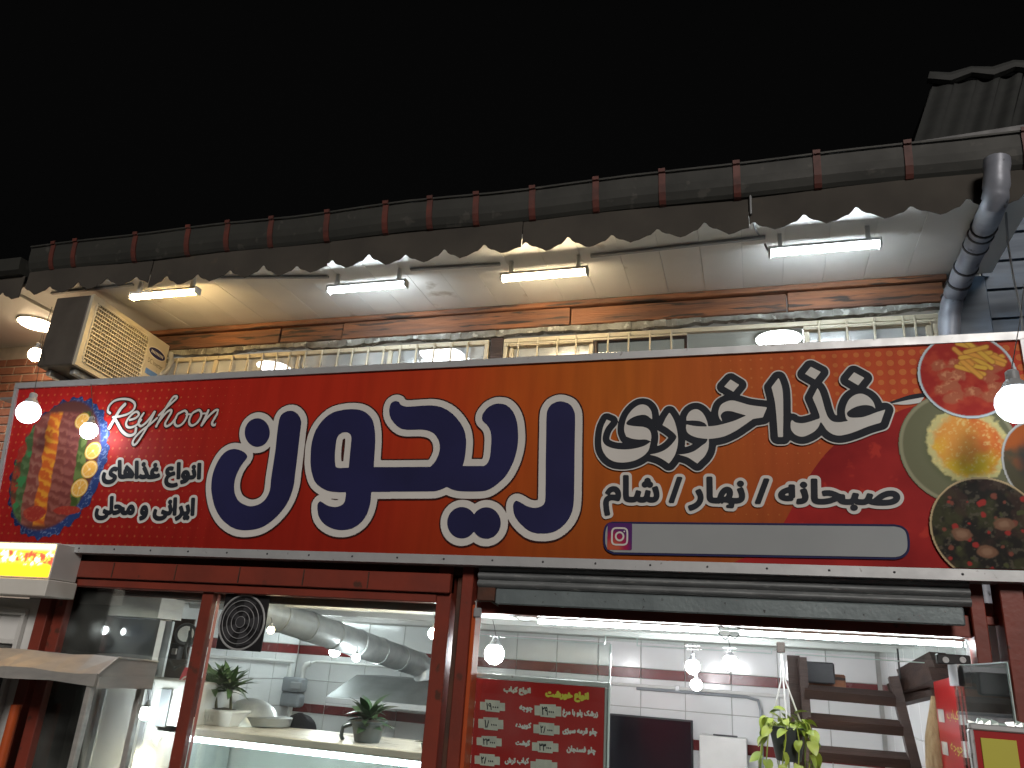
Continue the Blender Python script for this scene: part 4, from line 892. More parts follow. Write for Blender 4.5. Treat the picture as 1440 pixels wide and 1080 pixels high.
# ---- clerestory windows
def pane_frame(t_, x0, x1, z0, z1, wd, y, m='cream_frame', name='frame_bar'):
    for (a0, a1, b0, b1) in ((x0, x1, z1 - wd, z1), (x0, x1, z0, z0 + wd), (x0, x0 + wd, z0 + wd, z1 - wd), (x1 - wd, x1, z0 + wd, z1 - wd)):
        mb = MB(); mb.box(a0, a1, y, y + 0.045, b0, b1, 0.004); put(name, mb, m, t_)
def bar(t_, x, y, z0, z1, r=0.0085):
    mb = MB(); mb.tube([(x, y, z0), (x + random.uniform(-.004, .004), y, (z0 + z1) / 2), (x, y, z1)], r, 8); put('bar', mb, 'cream_frame', t_, True)
wx = lambda px, py=500: P(px, py, YW).x
w1 = thing('barred_window', (-3.2, YW, 3.72), 'long cream window with many upright bars above the sign beside the air conditioner', 'window', 'barred windows above the sign')
ZW = 4.462
pane_frame(w1, -4.75, -1.815, 3.74, ZW, 0.035, YW - 0.01)
for px, wd in ((305, 0.04), (420, 0.035), (548, 0.035)):
    mb = MB(); x = wx(px); mb.box(x - wd / 2, x + wd / 2, YW, YW + 0.04, 3.775, ZW - 0.036, 0.003); put('sash_bar', mb, 'cream_frame', w1)
ps = [-4.715] + [wx(p) for p in (305, 420, 548)] + [-1.85]
for k in range(4):
    mb = MB(); mb.box(ps[k], ps[k + 1], YW + 0.018, YW + 0.023, 3.775, ZW - 0.036); put('pane', mb, 'frosted', w1)
for px in (248, 267, 287, 325, 347, 367, 387, 405, 427, 450, 473, 493, 515, 537, 560, 583, 608, 632, 655): bar(w1, P(px, 510, YW - 0.03).x, YW - 0.025, 3.75, ZW - 0.012)
w2 = thing('barred_window', (-0.3, YW, 3.72), 'cream framed window with sparse upright bars and a white middle panel beside the downpipe', 'window', 'barred windows above the sign')
pane_frame(w2, -1.70, 1.17, 3.74, ZW, 0.035, YW - 0.01)
sp = [(-1.66, wx(835, 490)), (wx(835, 490), wx(967, 480)), (wx(967, 480), wx(1130, 470)), (wx(1130, 470), 1.13)]
for k, (x0, x1) in enumerate(sp):
    if k != 2: pane_frame(w2, x0 + 0.004, x1 - 0.004, 3.78, ZW - 0.04, 0.032 if k != 1 else 0.02, YW, 'cream_frame' if k != 1 else 'wood_dark', 'sash_bar')
    mb = MB(); mb.box(x0 + 0.002, x1 - 0.002, YW + 0.02, YW + 0.025, 3.776, ZW - 0.037); put('pane', mb, 'frosted' if k not in (1, 2) else 'glass', w2)
for px in (729, 756, 784, 810, 855, 884, 914, 944, 1153, 1193, 1232, 1273, 1290): bar(w2, P(px, 480, YW - 0.03).x, YW - 0.028, 3.75, ZW - 0.015, 0.007)
for x0, x1 in ((-1.68, sp[1][1]), (sp[3][0], 1.14)):
    mb = MB(); mb.box(x0, x1, YW - 0.034, YW - 0.028, ZW - 0.062, ZW - 0.05); put('cross_bar', mb, 'cream_frame', w2)
def disc(px, py, z, r, m, label, name='ceiling_lamp'):
    c = PZ(px, py, z - 0.02); t_ = thing(name, (c.x, c.y, z), label, 'light', 'round ceiling lamps')
    mb = MB(); mb.lathe([(r, 0), (r, -0.012), (r * 0.9, -0.024), (r * 0.5, -0.03), (0.001, -0.031)], (c.x, c.y, z - 0.002), (0, 0, 1), 28); put('diffuser', mb, m, t_, True)
    mb = MB(); mb.lathe([(r * 1.06, 0), (r * 1.06, -0.01), (r * 1.005, -0.014)], (c.x, c.y, z), (0, 0, 1), 28); put('rim', mb, 'led_end', t_, True)
disc(1095, 478, 4.755, 0.17, 'disc_cool', 'round lamp added behind the panel for a bright reflection next to the downpipe')  # added lamp in place of the reflection of a round lamp outside
disc(622, 500, 4.755, 0.20, 'disc_cool', 'round lamp added behind the bars for a bright reflection right of the air conditioner')  # added lamp, stands for a bright reflection in the pane
disc(385, 517, 4.755, 0.16, 'disc_cool', 'round lamp added behind the window bars for a reflection near the air conditioner')  # added lamp, stands for another bright reflection in the panes

# ---- air conditioner
ac = thing('air_conditioner', (-4.94, 0.55, 4.08), 'cream outdoor air conditioner unit with wire grille above the sign end', 'air conditioner')
AX0, AX1, AY0, AY1, AZ0, AZ1 = -5.02, -4.655, 0.03, 0.875, 4.045, 4.61
m_ = MB(); m_.box(AX0, AX1 - 0.03, AY0, AY1, AZ0, AZ1, 0.012, 2); put('casing', m_, 'ac_shaded_side', ac)
gy0, gy1, gz0, gz1 = AY0 + 0.05, AY0 + 0.60, AZ0 + 0.05, AZ1 - 0.05
m_ = MB()
for (ya, yb, za, zb) in ((AY0, gy0, AZ0, AZ1), (gy1, AY1, AZ0, AZ1), (gy0, gy1, gz1, AZ1), (gy0, gy1, AZ0, gz0)): m_.box(AX1 - 0.029, AX1, ya, yb, za, zb)
put('front_panel', m_, 'ac_body', ac)
m_ = MB(); m_.box(AX1 - 0.0295, AX1 - 0.024, gy0 + 0.001, gy1 - 0.001, gz0 + 0.001, gz1 - 0.001); put('coil_recess', m_, 'ac_dark', ac)
cy, cz = (gy0 + gy1) / 2, (gz0 + gz1) / 2
m_ = MB()
for k in range(3):
    a0 = k * 2.094
    m_.add([(AX1 - 0.022, cy + 0.04 * math.cos(a0), cz + 0.04 * math.sin(a0)), (AX1 - 0.017, cy + 0.2 * math.cos(a0 - .3), cz + 0.2 * math.sin(a0 - .3)), (AX1 - 0.022, cy + 0.21 * math.cos(a0 + .5), cz + 0.21 * math.sin(a0 + .5))], [(0, 1, 2)])
m_.lathe([(0.05, 0), (0.045, 0.01), (0.001, 0.012)], (AX1 - 0.0235, cy, cz), (1, 0, 0), 14); o = put('fan', m_, 'dark_grey', ac)
m_ = MB(); nv, nh = 24, 15
for k in range(nv + 1): y = gy0 + (gy1 - gy0) * k / nv; m_.box(AX1 - 0.012, AX1 + 0.002, y - 0.0032, y + 0.0032, gz0, gz1)
for k in range(nh + 1): z = gz0 + (gz1 - gz0) * k / nh; m_.box(AX1 - 0.006, AX1 + 0.008, gy0, gy1, z - 0.0045, z + 0.0045)
o = put('grille', m_, 'ac_body', ac); o['kind'] = 'stuff'
m_ = MB(); m_.tube([(AX1 + 0.003, y, z) for y, z in [(gy0 + .02, gz0 - .004), (gy1 - .02, gz0 - .004), (gy1 + .004, gz0 + .02), (gy1 + .004, gz1 - .02), (gy1 - .02, gz1 + .004), (gy0 + .02, gz1 + .004), (gy0 - .004, gz1 - .02), (gy0 - .004, gz0 + .02), (gy0 + .02, gz0 - .004)]], 0.008, 6); put('grille_rim', m_, 'ac_body', ac, True)
ly = gy1 + 0.13; lz = AZ1 - 0.13
m_ = MB(); m_.add([(AX1 + 0.002, ly + 0.095 * math.cos(t * math.pi / 14), lz + 0.040 * math.sin(t * math.pi / 14)) for t in range(28)], [tuple(range(28))]); badge = put('badge', m_, 'navy', ac)
m_ = MB(); m_.add([(AX1 + 0.001, ly + 0.101 * math.cos(t * math.pi / 14), lz + 0.046 * math.sin(t * math.pi / 14)) for t in range(28)], [tuple(range(28))]); put('badge_rim', m_, 'grey_white', badge)
m_ = MB()
for k in range(9): y = ly - 0.068 + k * 0.016; m_.box(AX1 + 0.0025, AX1 + 0.004, y, y + 0.008, lz - 0.012, lz + 0.011)
o = put('badge_lettering', m_, 'grey_white', badge); o['kind'] = 'stuff'
def text_x(txt, y0, y1, z0, z1, x, m, parent, nm):       # lettering on a face that looks towards +x
    v, tri, ed, asp = text_geo(txt); me = bpy.data.meshes.new(nm)
    me.from_pydata([(x, y0 + (y1 - y0) * a, z0 + (z1 - z0) * b_) for a, b_ in v], [], tri); me.update(); return put(nm, me, m, parent)
text_x('DC Inverter', ly - 0.08, ly + 0.09, lz - 0.105, lz - 0.065, AX1 + 0.002, 'ac_dark', ac, 'model_lettering')
m_ = MB(); m_.box(AX1, AX1 + 0.002, ly - 0.08, ly + 0.07, lz - 0.20, lz - 0.155); put('blue_sticker', m_, 'blue_label', ac)
for k, (dy, dz) in enumerate(((-0.06, -0.26), (-0.01, -0.265), (0.03, -0.25), (0.06, -0.28))):
    m_ = MB(); m_.box(AX1, AX1 + 0.002, ly + dy, ly + dy + 0.018, lz + dz, lz + dz + 0.016); put('small_sticker', m_, 'dark_grey', ac)
for x in (AX0 + 0.06, AX1 - 0.08):
    m_ = MB(); m_.box(x - 0.02, x + 0.02, AY0 + 0.06, AY1 + 0.01, AZ0 - 0.045, AZ0 - 0.002, 0.003); put('foot', m_, 'galv', ac)
for o in ac.children_recursive:      # the unit sags a little towards the wall
    for v in o.data.vertices: v.co.z -= (v.co.y - AY0) * 0.075
br = thing('unit_bracket', (-5.0, 0.6, 4.0), 'grey steel bracket carrying the outdoor air conditioner on the wall', 'bracket')
for x in (AX0 + 0.05, AX1 - 0.07):
    m_ = MB(); m_.box(x - 0.025, x + 0.025, 0.14, YW + 0.025, AZ0 - 0.165, AZ0 - 0.115, 0.003); put('arm', m_, 'galv', br)
    m_ = MB(); m_.beam((x, 0.25, AZ0 - 0.17), (x, YW + 0.025, AZ0 - 0.5), 0.03, 0.03); put('strut', m_, 'galv', br)
m_ = MB(); m_.box(-5.5, -4.72, 0.2, 0.92, AZ0 - 0.184, AZ0 - 0.168); put('tray', m_, 'galv', br)
c = Vector((AX1 - 0.1, AY1 - 0.03, AZ0 + 0.2))
m_ = MB(); m_.tube([P(240, 497, 0.86), P(241, 508, 0.84), P(236, 520, 0.83), P(224, 530, 0.82), P(210, 545, 0.82)], 0.022, 10); tag(put('refrigerant_pipe', m_, 'grey_plastic', None, True), 'grey insulated pipe curving out beside the air conditioner', 'pipe')

# ================================================================== NEIGHBOURS
# right: grey siding
ng = thing('siding_wall', (2.6, 0.97, 0.0), 'dark blue-grey neighbouring wall clad in horizontal siding boards behind the downpipe', 'wall')
m_ = MB(); m_.box(1.46, 4.5, 1.0, 1.2, 0.0, 5.35); put('backing', m_, 'dark_grey', ng)
m_ = MB(); m_.prism_yz([(0.992, 0.0), (0.965, 0.0), (0.985, 0.196), (0.992, 0.196)], 1.46, 4.5); sme = m_.mesh('siding_board'); sme.materials.append(M['siding'])
for k in range(27): inst('siding_board', sme, (0, 0, 0.02 + 0.2 * k), ng)
m_ = MB(); m_.box(1.27, 1.458, 0.93, 1.1, 3.0, 4.7, 0.005); put('corner_board', m_, 'siding', ng)
gutter_obj('neighbour_gutter', 1.74, 4.4, 5.02, 4.85, 'dim gutter of the neighbouring house beyond the downpipe', [2.1, 2.6, 3.1], -0.03)
nr = thing('neighbour_roof', (2.6, 1.4, 5.9), 'pale corrugated upper wall of the house behind, ragged top edge, in the dark', 'roof')
def zig(px0, px1, k, n_): return px0 + (px1 - px0) * k / n_
for k in range(6):
    b0 = P(1284 + 34 * k, 203 - 5 * k, 1.5); b1 = P(1284 + 34 * (k + 1), 203 - 5 * (k + 1), 1.5)
    t0 = P(1312 + 32 * k, 118 - 4 * k, 2.2); t1 = P(1312 + 32 * (k + 1), 118 - 4 * (k + 1), 2.2)
    m_ = MB(); vs = []; fs = []; nn = 8
    for i in range(nn + 1):
        f_ = i / nn; bb = b0.lerp(b1, f_); tt = t0.lerp(t1, f_); dz = 0.018 * math.sin(f_ * 2 * math.pi)
        vs += [bb + Vector((0, dz, 0)), tt + Vector((0, dz, 0.02 * math.sin(f_ * 5 + k)))]
    for i in range(nn): fs.append((2 * i, 2 * i + 2, 2 * i + 3, 2 * i + 1))
    m_.add(vs, fs); put('roof_sheet', m_, 'sheet', nr, True)
ta = [P(1305 + 30 * k, 112 - 4 * k + (4 if k % 2 else -3), 2.15) for k in range(7)]
m_ = MB(); m_.tube(ta, [0.05, 0.06, 0.045, 0.06, 0.05, 0.06, 0.05], 8); put('ridge_roll', m_, 'sheet', nr, True)
m_ = MB(); m_.beam(P(1268, 212, 1.48), P(1500, 176, 1.48), 0.08, 0.07); put('lower_flashing', m_, 'dark_grey', nr)
m_ = MB(); m_.hexa([tuple(P(1284, 205, 1.53)), tuple(P(1490, 176, 1.53)), tuple(P(1490, 176, 1.53) + Vector((0, 3, 0))), tuple(P(1284, 205, 1.53) + Vector((0, 3, 0))), tuple(P(1310, 120, 2.24)), tuple(P(1504, 96, 2.24)), tuple(P(1504, 96, 2.24) + Vector((0, 2.2, 0.3))), tuple(P(1310, 120, 2.24) + Vector((0, 2.2, 0.3)))]); put('roof_body', m_, 'sheet', nr)

# left: eave, brick wall, bulbs
nl = thing('neighbour_eave', (-6.5, 0.1, 4.5), 'lower neighbouring eave with scalloped tin edge and lit pinkish soffit', 'eave')
e = scallop(-8.2, -5.345, 4.60, x_a + 0.1); n = len(e); m_ = MB()
vs = [(x, -0.02, z) for x, z in e] + [(x, -0.02, 4.80) for x, z in e] + [(x, -0.016, z) for x, z in e] + [(x, -0.016, 4.80) for x, z in e]; fs = []
for i in range(n - 1): fs += [(i, i + 1, n + i + 1, n + i), (2 * n + i + 1, 2 * n + i, 3 * n + i, 3 * n + i + 1), (i, 2 * n + i, 2 * n + i + 1, i + 1)]
m_.add(vs, fs); put('tin_sheet', m_, 'fascia', nl)
m_ = MB(); m_.box(-8.2, -5.51, 0.02, 1.1, 4.70, 4.73); put('soffit', m_, 'pvc', nl)
m_ = MB(); m_.prism_yz([(-0.09, 4.93), (-0.08, 4.83), (-0.05, 4.805), (0.05, 4.805), (0.05, 4.93)][::-1], -8.2, -5.36); put('trough', m_, 'gutter', nl)
bk = thing('brick_wall', (-6.2, 1.0, 3.3), 'pinkish brick wall with pale joints beyond the air conditioner', 'wall')
m_ = MB(); m_.box(-8.2, -5.5, 1.0, 1.2, 0.0, 4.72); put('wall_core', m_, 'mortar', bk)
bm_ = MB(); bm_.box(-0.118, 0.118, -0.012, 0, -0.034, 0.034, 0.004); bme = bm_.mesh('brick'); bme.materials.append(M['brick'])
for r_ in range(16):
    for c_ in range(6): inst('brick', bme, (-6.85 + 0.25 * c_ + (0.125 if r_ % 2 else 0), 1.0, 3.32 + 0.081 * r_), bk)
def bulb(px, py, y, r, m, label, cord_to=None, name='hanging_bulb', group='bulbs hanging on cords'):
    c = P(px, py, y); t_ = thing(name, (c.x, c.y, c.z - r), label, 'light bulb', group)
    mb = MB(); mb.lathe([(0.001, -r), (r * 0.38, -r * 0.93), (r * 0.70, -r * 0.71), (r * 0.93, -r * 0.37), (r, 0), (r * 0.95, r * 0.33), (r * 0.80, r * 0.62), (r * 0.60, r * 0.85)], c, (0, 0, 1), 20); put('bulb', mb, m, t_, True)
    mb = MB(); mb.lathe([(r * 0.60, r * 0.86), (r * 0.50, r * 1.15), (r * 0.34, r * 1.3), (r * 0.32, r * 1.75), (r * 0.2, r * 1.85)], c, (0, 0, 1), 14); put('socket', mb, 'grey_plastic', t_, True)
    tp = Vector(cord_to) if cord_to is not None else c + Vector((0, 0, 0.5)); st = c + Vector((0, 0, r * 1.84))
    mb = MB(); mb.tube([st, st.lerp(tp, 0.5) + Vector((0.004, 0, -0.003)), tp], 0.0022, 6); put('cord', mb, 'rubber', t_, True)
    return c
disc(52, 457, 4.698, 0.15, 'disc_warm', 'round warm lamp glowing on the pinkish neighbouring soffit')
bulb(50, 499, 0.35, 0.055, 'bulb_warm', 'warm bulb hanging under the neighbouring soffit beside the air conditioner', P(60, 478, 0.35) + Vector((0, 0, 0.45)))
bulb(40, 580, -0.25, 0.075, 'bulb_cool', 'large cool white bulb hanging over the end of the sign with the meat platter', P(62, 470, 0.10))
bulb(125, 606, -0.12, 0.055, 'bulb_small', 'smaller white bulb hanging in front of the orange slices on the sign', P(128, 540, -0.03))
bulb(1430, 568, -0.35, 0.085, 'bulb_cool', 'large cool white bulb hanging over the sign end with the food bowls', P(1440, 400, -0.3))
# lit neighbour sign and white shop below it
lb = thing('light_box', (-5.2, 0.0, 2.55), 'yellow lit sign box with food picture on the neighbouring shop', 'sign')
LBX = P(75, 790, -0.15).x
m_ = MB(); m_.box(-7.2, LBX, -0.15, 0.06, 2.515, 2.735, 0.004); put('case', m_, 'pot_white', lb)
mL_, n, l, b = newmat('lightbox_face'); b.inputs['Roughness'].default_value = 0.4
a_ = n.new('ShaderNodeVertexColor'); a_.layer_name = 'print'; l.new(a_.outputs['Color'], b.inputs['Base Color']); l.new(a_.outputs['Color'], b.inputs['Emission Color']); b.inputs['Emission Strength'].default_value = 2.6
def lbox(X, Z):
    n1 = fbm(X, Z, 14, 81); n2_ = fbm(X, Z, 30, 82); t = (Z - 2.52) / 0.21
    col = np.zeros(X.shape + (3,)) + np.array((0.85, 0.45, 0.01)); band = sstep(0.32, 0.42, t + (n1 - 0.5) * 0.3) * sstep(0.78, 0.68, t + (n1 - 0.5) * 0.3)
    col = mixc(col, (0.75, 0.25, 0.03), band); col = mixc(col, (0.55, 0.04, 0.02), band * sstep(0.5, 0.6, n2_)); col = mixc(col, (0.9, 0.7, 0.4), band * sstep(0.42, 0.36, n2_)); col = mixc(col, (0.95, 0.75, 0.35), sstep(0.75, 0.9, t))
    return col, np.maximum(np.maximum(-7.19 - X, X - LBX + 0.006), np.maximum(2.521 - Z, Z - 2.729))
o = picture('lit_face', -7.2, LBX, 2.51, 2.74, 0.008, -0.154, lbox, lb); o.data.materials[0] = mL_
m_ = MB(); m_.box(-7.2, LBX + 0.02, -0.17, 0.06, 2.41, 2.511, 0.005); put('white_ledge', m_, 'white_paint', lb)
ns = thing('white_shop_wall', (-5.8, 0.3, 0.0), 'white neighbouring shop wall with pale window frames beside the red post', 'wall')
m_ = MB(); m_.box(-7.2, -4.47, 0.12, 0.25, 0.0, 2.405); put('wall', m_, 'white_wall', ns)
for x0, x1 in ((-5.15, -4.90), (-4.82, -4.55)):
    for (a0, a1, b0, b1) in ((x0, x1, 2.30, 2.34), (x0, x0 + 0.035, 1.2, 2.30), (x1 - 0.035, x1, 1.2, 2.30), (x0 + 0.035, x1 - 0.035, 2.12, 2.15)):
        m_ = MB(); m_.box(a0, a1, 0.085, 0.118, b0, b1, 0.003); put('window_frame', m_, 'pot_white', ns)
    m_ = MB(); m_.box(x0 + 0.036, x1 - 0.036, 0.100, 0.118, 1.21, 2.11); put('window_pane', m_, 'glass_dark', ns)
# stainless hood of the street grill
hd = thing('grill_hood', (-4.2, -0.1, 0.13), 'dented stainless steel hood of the street grill in front of the window', 'hood')
hx = -3.40; yf, yb = -0.40, 0.04
c = [(-5.6, yf, 1.955), (hx, yf, 1.955), (hx, yb, 1.93), (-5.6, yb, 1.93)]
m_ = MB(); prof_ = [(yf, 1.955), (yf, 2.01), (yf + 0.12, 2.10), (yb, 2.085), (yb, 1.93)]
nn = 14; k_ = len(prof_); vs = []; fs = []
for i in range(nn + 1):
    x = -5.6 + (hx + 5.6) * i / nn; w_ = lambda s: 0.006 * math.sin(i * 1.7 + s)
    vs += [(x, y + w_(j), z + (w_(j * 2.1) if j < 3 else 0)) for j, (y, z) in enumerate(prof_)]
for i in range(nn):
    for j in range(k_ - 1): fs.append((i * k_ + j, (i + 1) * k_ + j, (i + 1) * k_ + j + 1, i * k_ + j + 1))
fs += [tuple(range(k_ - 1, -1, -1)), tuple(nn * k_ + j for j in range(k_))]
m_.add(vs, fs); put('canopy', m_, 'stainless', hd)
m_ = MB(); m_.tube([(hx + 0.004, y, z) for y, z in prof_[1:4]], 0.006, 6); put('edge_fold', m_, 'stainless', hd, True)
m_ = MB(); m_.box(hx + 0.004, hx + 0.012, yf + 0.01, yb - 0.01, 1.94, 2.0); put('side_lip', m_, 'stainless', hd)
for x, y in ((hx - 0.05, yf + 0.03), (hx - 0.05, yb - 0.03), (-5.5, yf + 0.03), (-5.5, yb - 0.03)):
    m_ = MB(); m_.box(x - 0.018, x + 0.018, y - 0.018, y + 0.018, 0.13, 1.95, 0.004); put('leg', m_, 'stainless', hd)
m_ = MB(); m_.tube([(-4.42, yf + 0.10, 1.95), (-4.42, yf + 0.10, 0.13)], 0.045, 14); put('flue', m_, 'galv', hd, True)
m_ = MB(); m_.tube([(-4.325, 0.0, 1.78), (-4.325, 0.0, 0.13)], 0.03, 12); tag(put('orange_pole', m_, 'orange_steel', None, True), 'orange painted pole standing by the red post under the grill hood', 'pole')

# ================================================================== INSIDE THE SHOP, WINDOW SIDE
def strip(a_, b_, y, m, label, th=0.022, name='strip_light'):
    A = P(*a_, y); B = P(*b_, y); z = (A.z + B.z) / 2; t_ = thing(name, ((A.x + B.x) / 2, y, z), label, 'light', 'strip lights inside the shop')
    mb = MB(); mb.box(A.x, B.x, y - th / 2, y + th / 2, z - th / 2, z + th / 2, 0.004); put('diffuser', mb, m, t_)
    mb = MB(); mb.box(A.x - 0.01, B.x + 0.01, y - th / 2, y + th / 2, z + th / 2 + 0.001, z + th / 2 + 0.012); put('channel', mb, 'alu', t_)
    return A, B
strip((383, 843), (582, 850), 0.45, 'strip_warm', 'warm strip light behind the window header next to the exhaust fan')
A = PZ(445, 866, 2.515); B = PZ(538, 897, 2.515)
t_ = thing('strip_light', (A + B) / 2, 'white strip light on the ceiling running back along the exhaust duct', 'light', 'strip lights inside the shop')
m_ = MB(); m_.beam(A, B, 0.03, 0.018); put('diffuser', m_, 'strip_cool', t_)
m_ = MB(); m_.beam(A + Vector((0, 0, 0.0125)), B + Vector((0, 0, 0.0125)), 0.036, 0.004); put('channel', m_, 'alu', t_)
strip((757, 873), (1010, 888), 0.285, 'strip_cool', 'cool strip light over the door, end towards the red menu board')
strip((1040, 890), (1352, 906), 0.285, 'strip_cool', 'cool strip light over the door, end towards the ladder')
mid = P(1025, 892, 0.285)
m_ = MB(); m_.tube([P(1008, 888, 0.28), P(1014, 894, 0.27), P(1020, 900, 0.27), P(1026, 893, 0.275), P(1034, 898, 0.27), P(1042, 890, 0.28)], 0.003, 6); tag(put('loose_wire', m_, 'rubber', None, True), 'loose wires joining the two strip lights over the door', 'wire')
m_ = MB(); m_.tube([P(668, 846, 0.1), P(690, 845, 0.12), P(715, 862, 0.2), P(735, 874, 0.26), P(757, 873, 0.28)], 0.0035, 6); tag(put('feed_wire', m_, 'tape', None, True), 'pale wire running from the padlock to the strip light over the door', 'wire')
# exhaust fan in the window head
ef = thing('exhaust_fan', P(343, 915, 0.17), 'square black exhaust fan with round wire guard fixed in the window head', 'fan')
q = [P(318, 842, 0.13), P(383, 842, 0.13), P(363, 917, 0.13), P(304, 912, 0.13)]
fx0, fx1, fz0, fz1 = q[3].x - 0.005, q[1].x - 0.02, (q[2].z + q[3].z) / 2, 2.498
fc = Vector(((fx0 + fx1) / 2 - 0.005, 0.125, (fz0 + fz1) / 2)); fr_ = 0.155
m_ = MB(); m_.box(fx0, fx1, 0.128, 0.143, fz0, fz1, 0.004); put('plate', m_, 'black', ef)
m_ = MB(); m_.tube([fc + Vector((fr_ * math.cos(t), 0, fr_ * math.sin(t))) for t in np.linspace(0, 2 * math.pi, 37)], 0.006, 6); put('guard_ring', m_, 'alu', ef, True)
for k in range(1, 5):
    m_ = MB(); m_.tube([fc + Vector((fr_ * k / 5 * math.cos(t), -0.012, fr_ * k / 5 * math.sin(t))) for t in np.linspace(0, 2 * math.pi, 31)], 0.0022, 5); put('guard_wire', m_, 'grey_plastic', ef, True)
for k in range(5):
    a0 = k * 1.2566; m_ = MB()
    m_.add([fc + Vector((r_ * math.cos(a0 + d_), 0.001 + e_, r_ * math.sin(a0 + d_))) for r_, d_, e_ in ((0.03, -.3, 0), (0.14, -.35, -.006), (0.145, .35, 0), (0.03, .4, 0))], [(0, 1, 2, 3)]); put('blade', m_, 'dark_grey', ef)
m_ = MB(); m_.lathe([(0.035, 0), (0.03, 0.014), (0.001, 0.016)], fc, (0, -1, 0), 14); put('hub', m_, 'dark_grey', ef, True)
# steel duct and kitchen hood
du = thing('exhaust_duct', P(590, 950, 2.95), 'galvanised round exhaust duct slanting across the ceiling to the kitchen hood', 'duct')
A = P(385, 864, 0.95); B = P(588, 934, 2.95); A = A - (B - A) * 0.13; Cc = Vector((B.x + 0.06, 3.0, 2.02)); rad = 0.105
NB = 7
for k in range(NB):
    a0 = A.lerp(B, k / NB); a1 = A.lerp(B, (k + 1) / NB); m_ = MB(); m_.tube([a0, a1], [rad * (1.0 if k % 2 else 1.02), rad], 20, False); put('duct_section', m_, 'galv', du, True)
    d = (a1 - a0).normalized(); m_ = MB(); m_.tube([a1 - d * 0.012, a1 + d * 0.012], rad + 0.007, 20); put('joint_ring', m_, 'galv', du, True)
m_ = MB(); m_.tube([B - (B - A).normalized() * 0.05, B + Vector((0.04, 0.05, -0.02)), Cc], [rad, rad, 0.10], 20); put('elbow', m_, 'galv', du, True)
kh = thing('kitchen_hood', P(535, 995, 2.9), 'wedge-shaped steel kitchen hood under the exhaust duct', 'hood')
a0 = P(457, 985, 2.55); a1 = P(600, 1005, 2.55); x0, x1 = a0.x, a1.x + 0.35; zb = (a0.z + a1.z) / 2; tp = P(495, 949, 2.95)
x2 = tp.x + 0.05; zt = 2.03
m_ = MB(); m_.box(x0, x1, 2.55, 3.55, zb - 0.0, zb + 0.05, 0.004); put('rim', m_, 'alu', kh)
m_ = MB(); m_.hexa([(x0, 2.555, zb + 0.051), (x1, 2.555, zb + 0.051), (x1, 3.55, zb + 0.051), (x0, 3.55, zb + 0.051), (x2, 2.95, zt), (x1 - 0.25, 2.95, zt), (x1 - 0.25, 3.5, zt), (x2, 3.5, zt)]); put('canopy', m_, 'hood_steel', kh)
# gas meter and pipes
gm = thing('gas_meter', P(412, 998, 3.45), 'grey gas meter with pipe elbows on the tiled back wall', 'gas meter')
c = P(411, 973, 3.45); 
m_ = MB(); m_.box(c.x - 0.13, c.x + 0.12, 3.38, 3.54, c.z - 0.0, c.z + 0.14, 0.03, 3); put('upper_case', m_, 'meter', gm)
m_ = MB(); m_.box(c.x - 0.125, c.x + 0.115, 3.385, 3.54, c.z - 0.14, c.z - 0.004, 0.035, 3); put('lower_case', m_, 'meter', gm)
m_ = MB(); m_.box(c.x + 0.02, c.x + 0.14, 3.35, 3.40, c.z + 0.03, c.z + 0.10, 0.012, 2); put('dial', m_, 'grey_plastic', gm)
for s_ in (-1, 1):
    m_ = MB(); x = c.x + 0.08 * s_; m_.tube([(x, 3.46, c.z + 0.13), (x, 3.46, c.z + 0.22), (x + 0.03 * s_, 3.46, c.z + 0.27), (x + 0.06 * s_, 3.48, c.z + 0.28)], 0.028, 12); put('pipe_elbow', m_, 'pot_white', gm, True)
m_ = MB(); m_.tube([(c.x + 0.0, 3.46, c.z - 0.14), (c.x + 0.0, 3.46, c.z - 0.30), (c.x + 0.02, 3.48, c.z - 0.36), (c.x - 0.02, 3.5, c.z - 0.6), (c.x, 3.5, 0.4)], 0.024, 12); put('down_pipe', m_, 'pot_white', gm, True)
gp = thing('gas_pipe', (c.x, 3.55, c.z + 0.28), 'pale gas pipe running along the tiles to the meter', 'pipe')
m_ = MB(); zz = c.z + 0.285; m_.tube([(c.x - 0.14, 3.48, zz), (XL + 0.05, 3.45, zz), (XL + 0.04, 3.0, zz + 0.01), (XL + 0.04, 0.8, zz + 0.01)], 0.014, 8); put('run', m_, 'pot_white', gp, True)
m_ = MB(); m_.tube([(c.x + 0.14, 3.49, zz), (c.x + 0.17, 3.55, zz + 0.02), (0.2, 3.56, zz + 0.02)], 0.014, 8); put('run', m_, 'pot_white', gp, True)
for x in (-3.2, -1.9, -0.7):
    m_ = MB(); m_.box(x - 0.02, x + 0.02, 3.54, 3.59, zz, zz + 0.045, 0.004); put('clip', m_, 'alu', gp)
# display counter
dc = thing('display_counter', (-2.7, 0.7, FZ), 'glass display counter with stone top and blue-white strip light behind the window', 'counter')
zc = 1.715; cx0, cx1, cy0, cy1 = -3.62, -1.72, 0.42, 1.02
m_ = MB(); m_.box(cx0, cx1, cy0, cy1, zc - 0.045, zc, 0.006); put('top_slab', m_, 'marble', dc)
m_ = MB(); m_.box(cx0 + 0.03, cx1 - 0.03, cy0 + 0.05, cy1 - 0.02, FZ, 1.0, 0.006); put('base_cabinet', m_, 'stainless', dc)
m_ = MB(); m_.box(cx0 + 0.03, cx1 - 0.03, cy1 - 0.05, cy1 - 0.03, 1.0, zc - 0.046); put('back_panel', m_, 'white_paint', dc)
m_ = MB(); m_.box(cx0 + 0.03, cx1 - 0.03, cy0 + 0.02, cy0 + 0.026, 1.0, zc - 0.047); put('front_glass', m_, 'glass', dc)
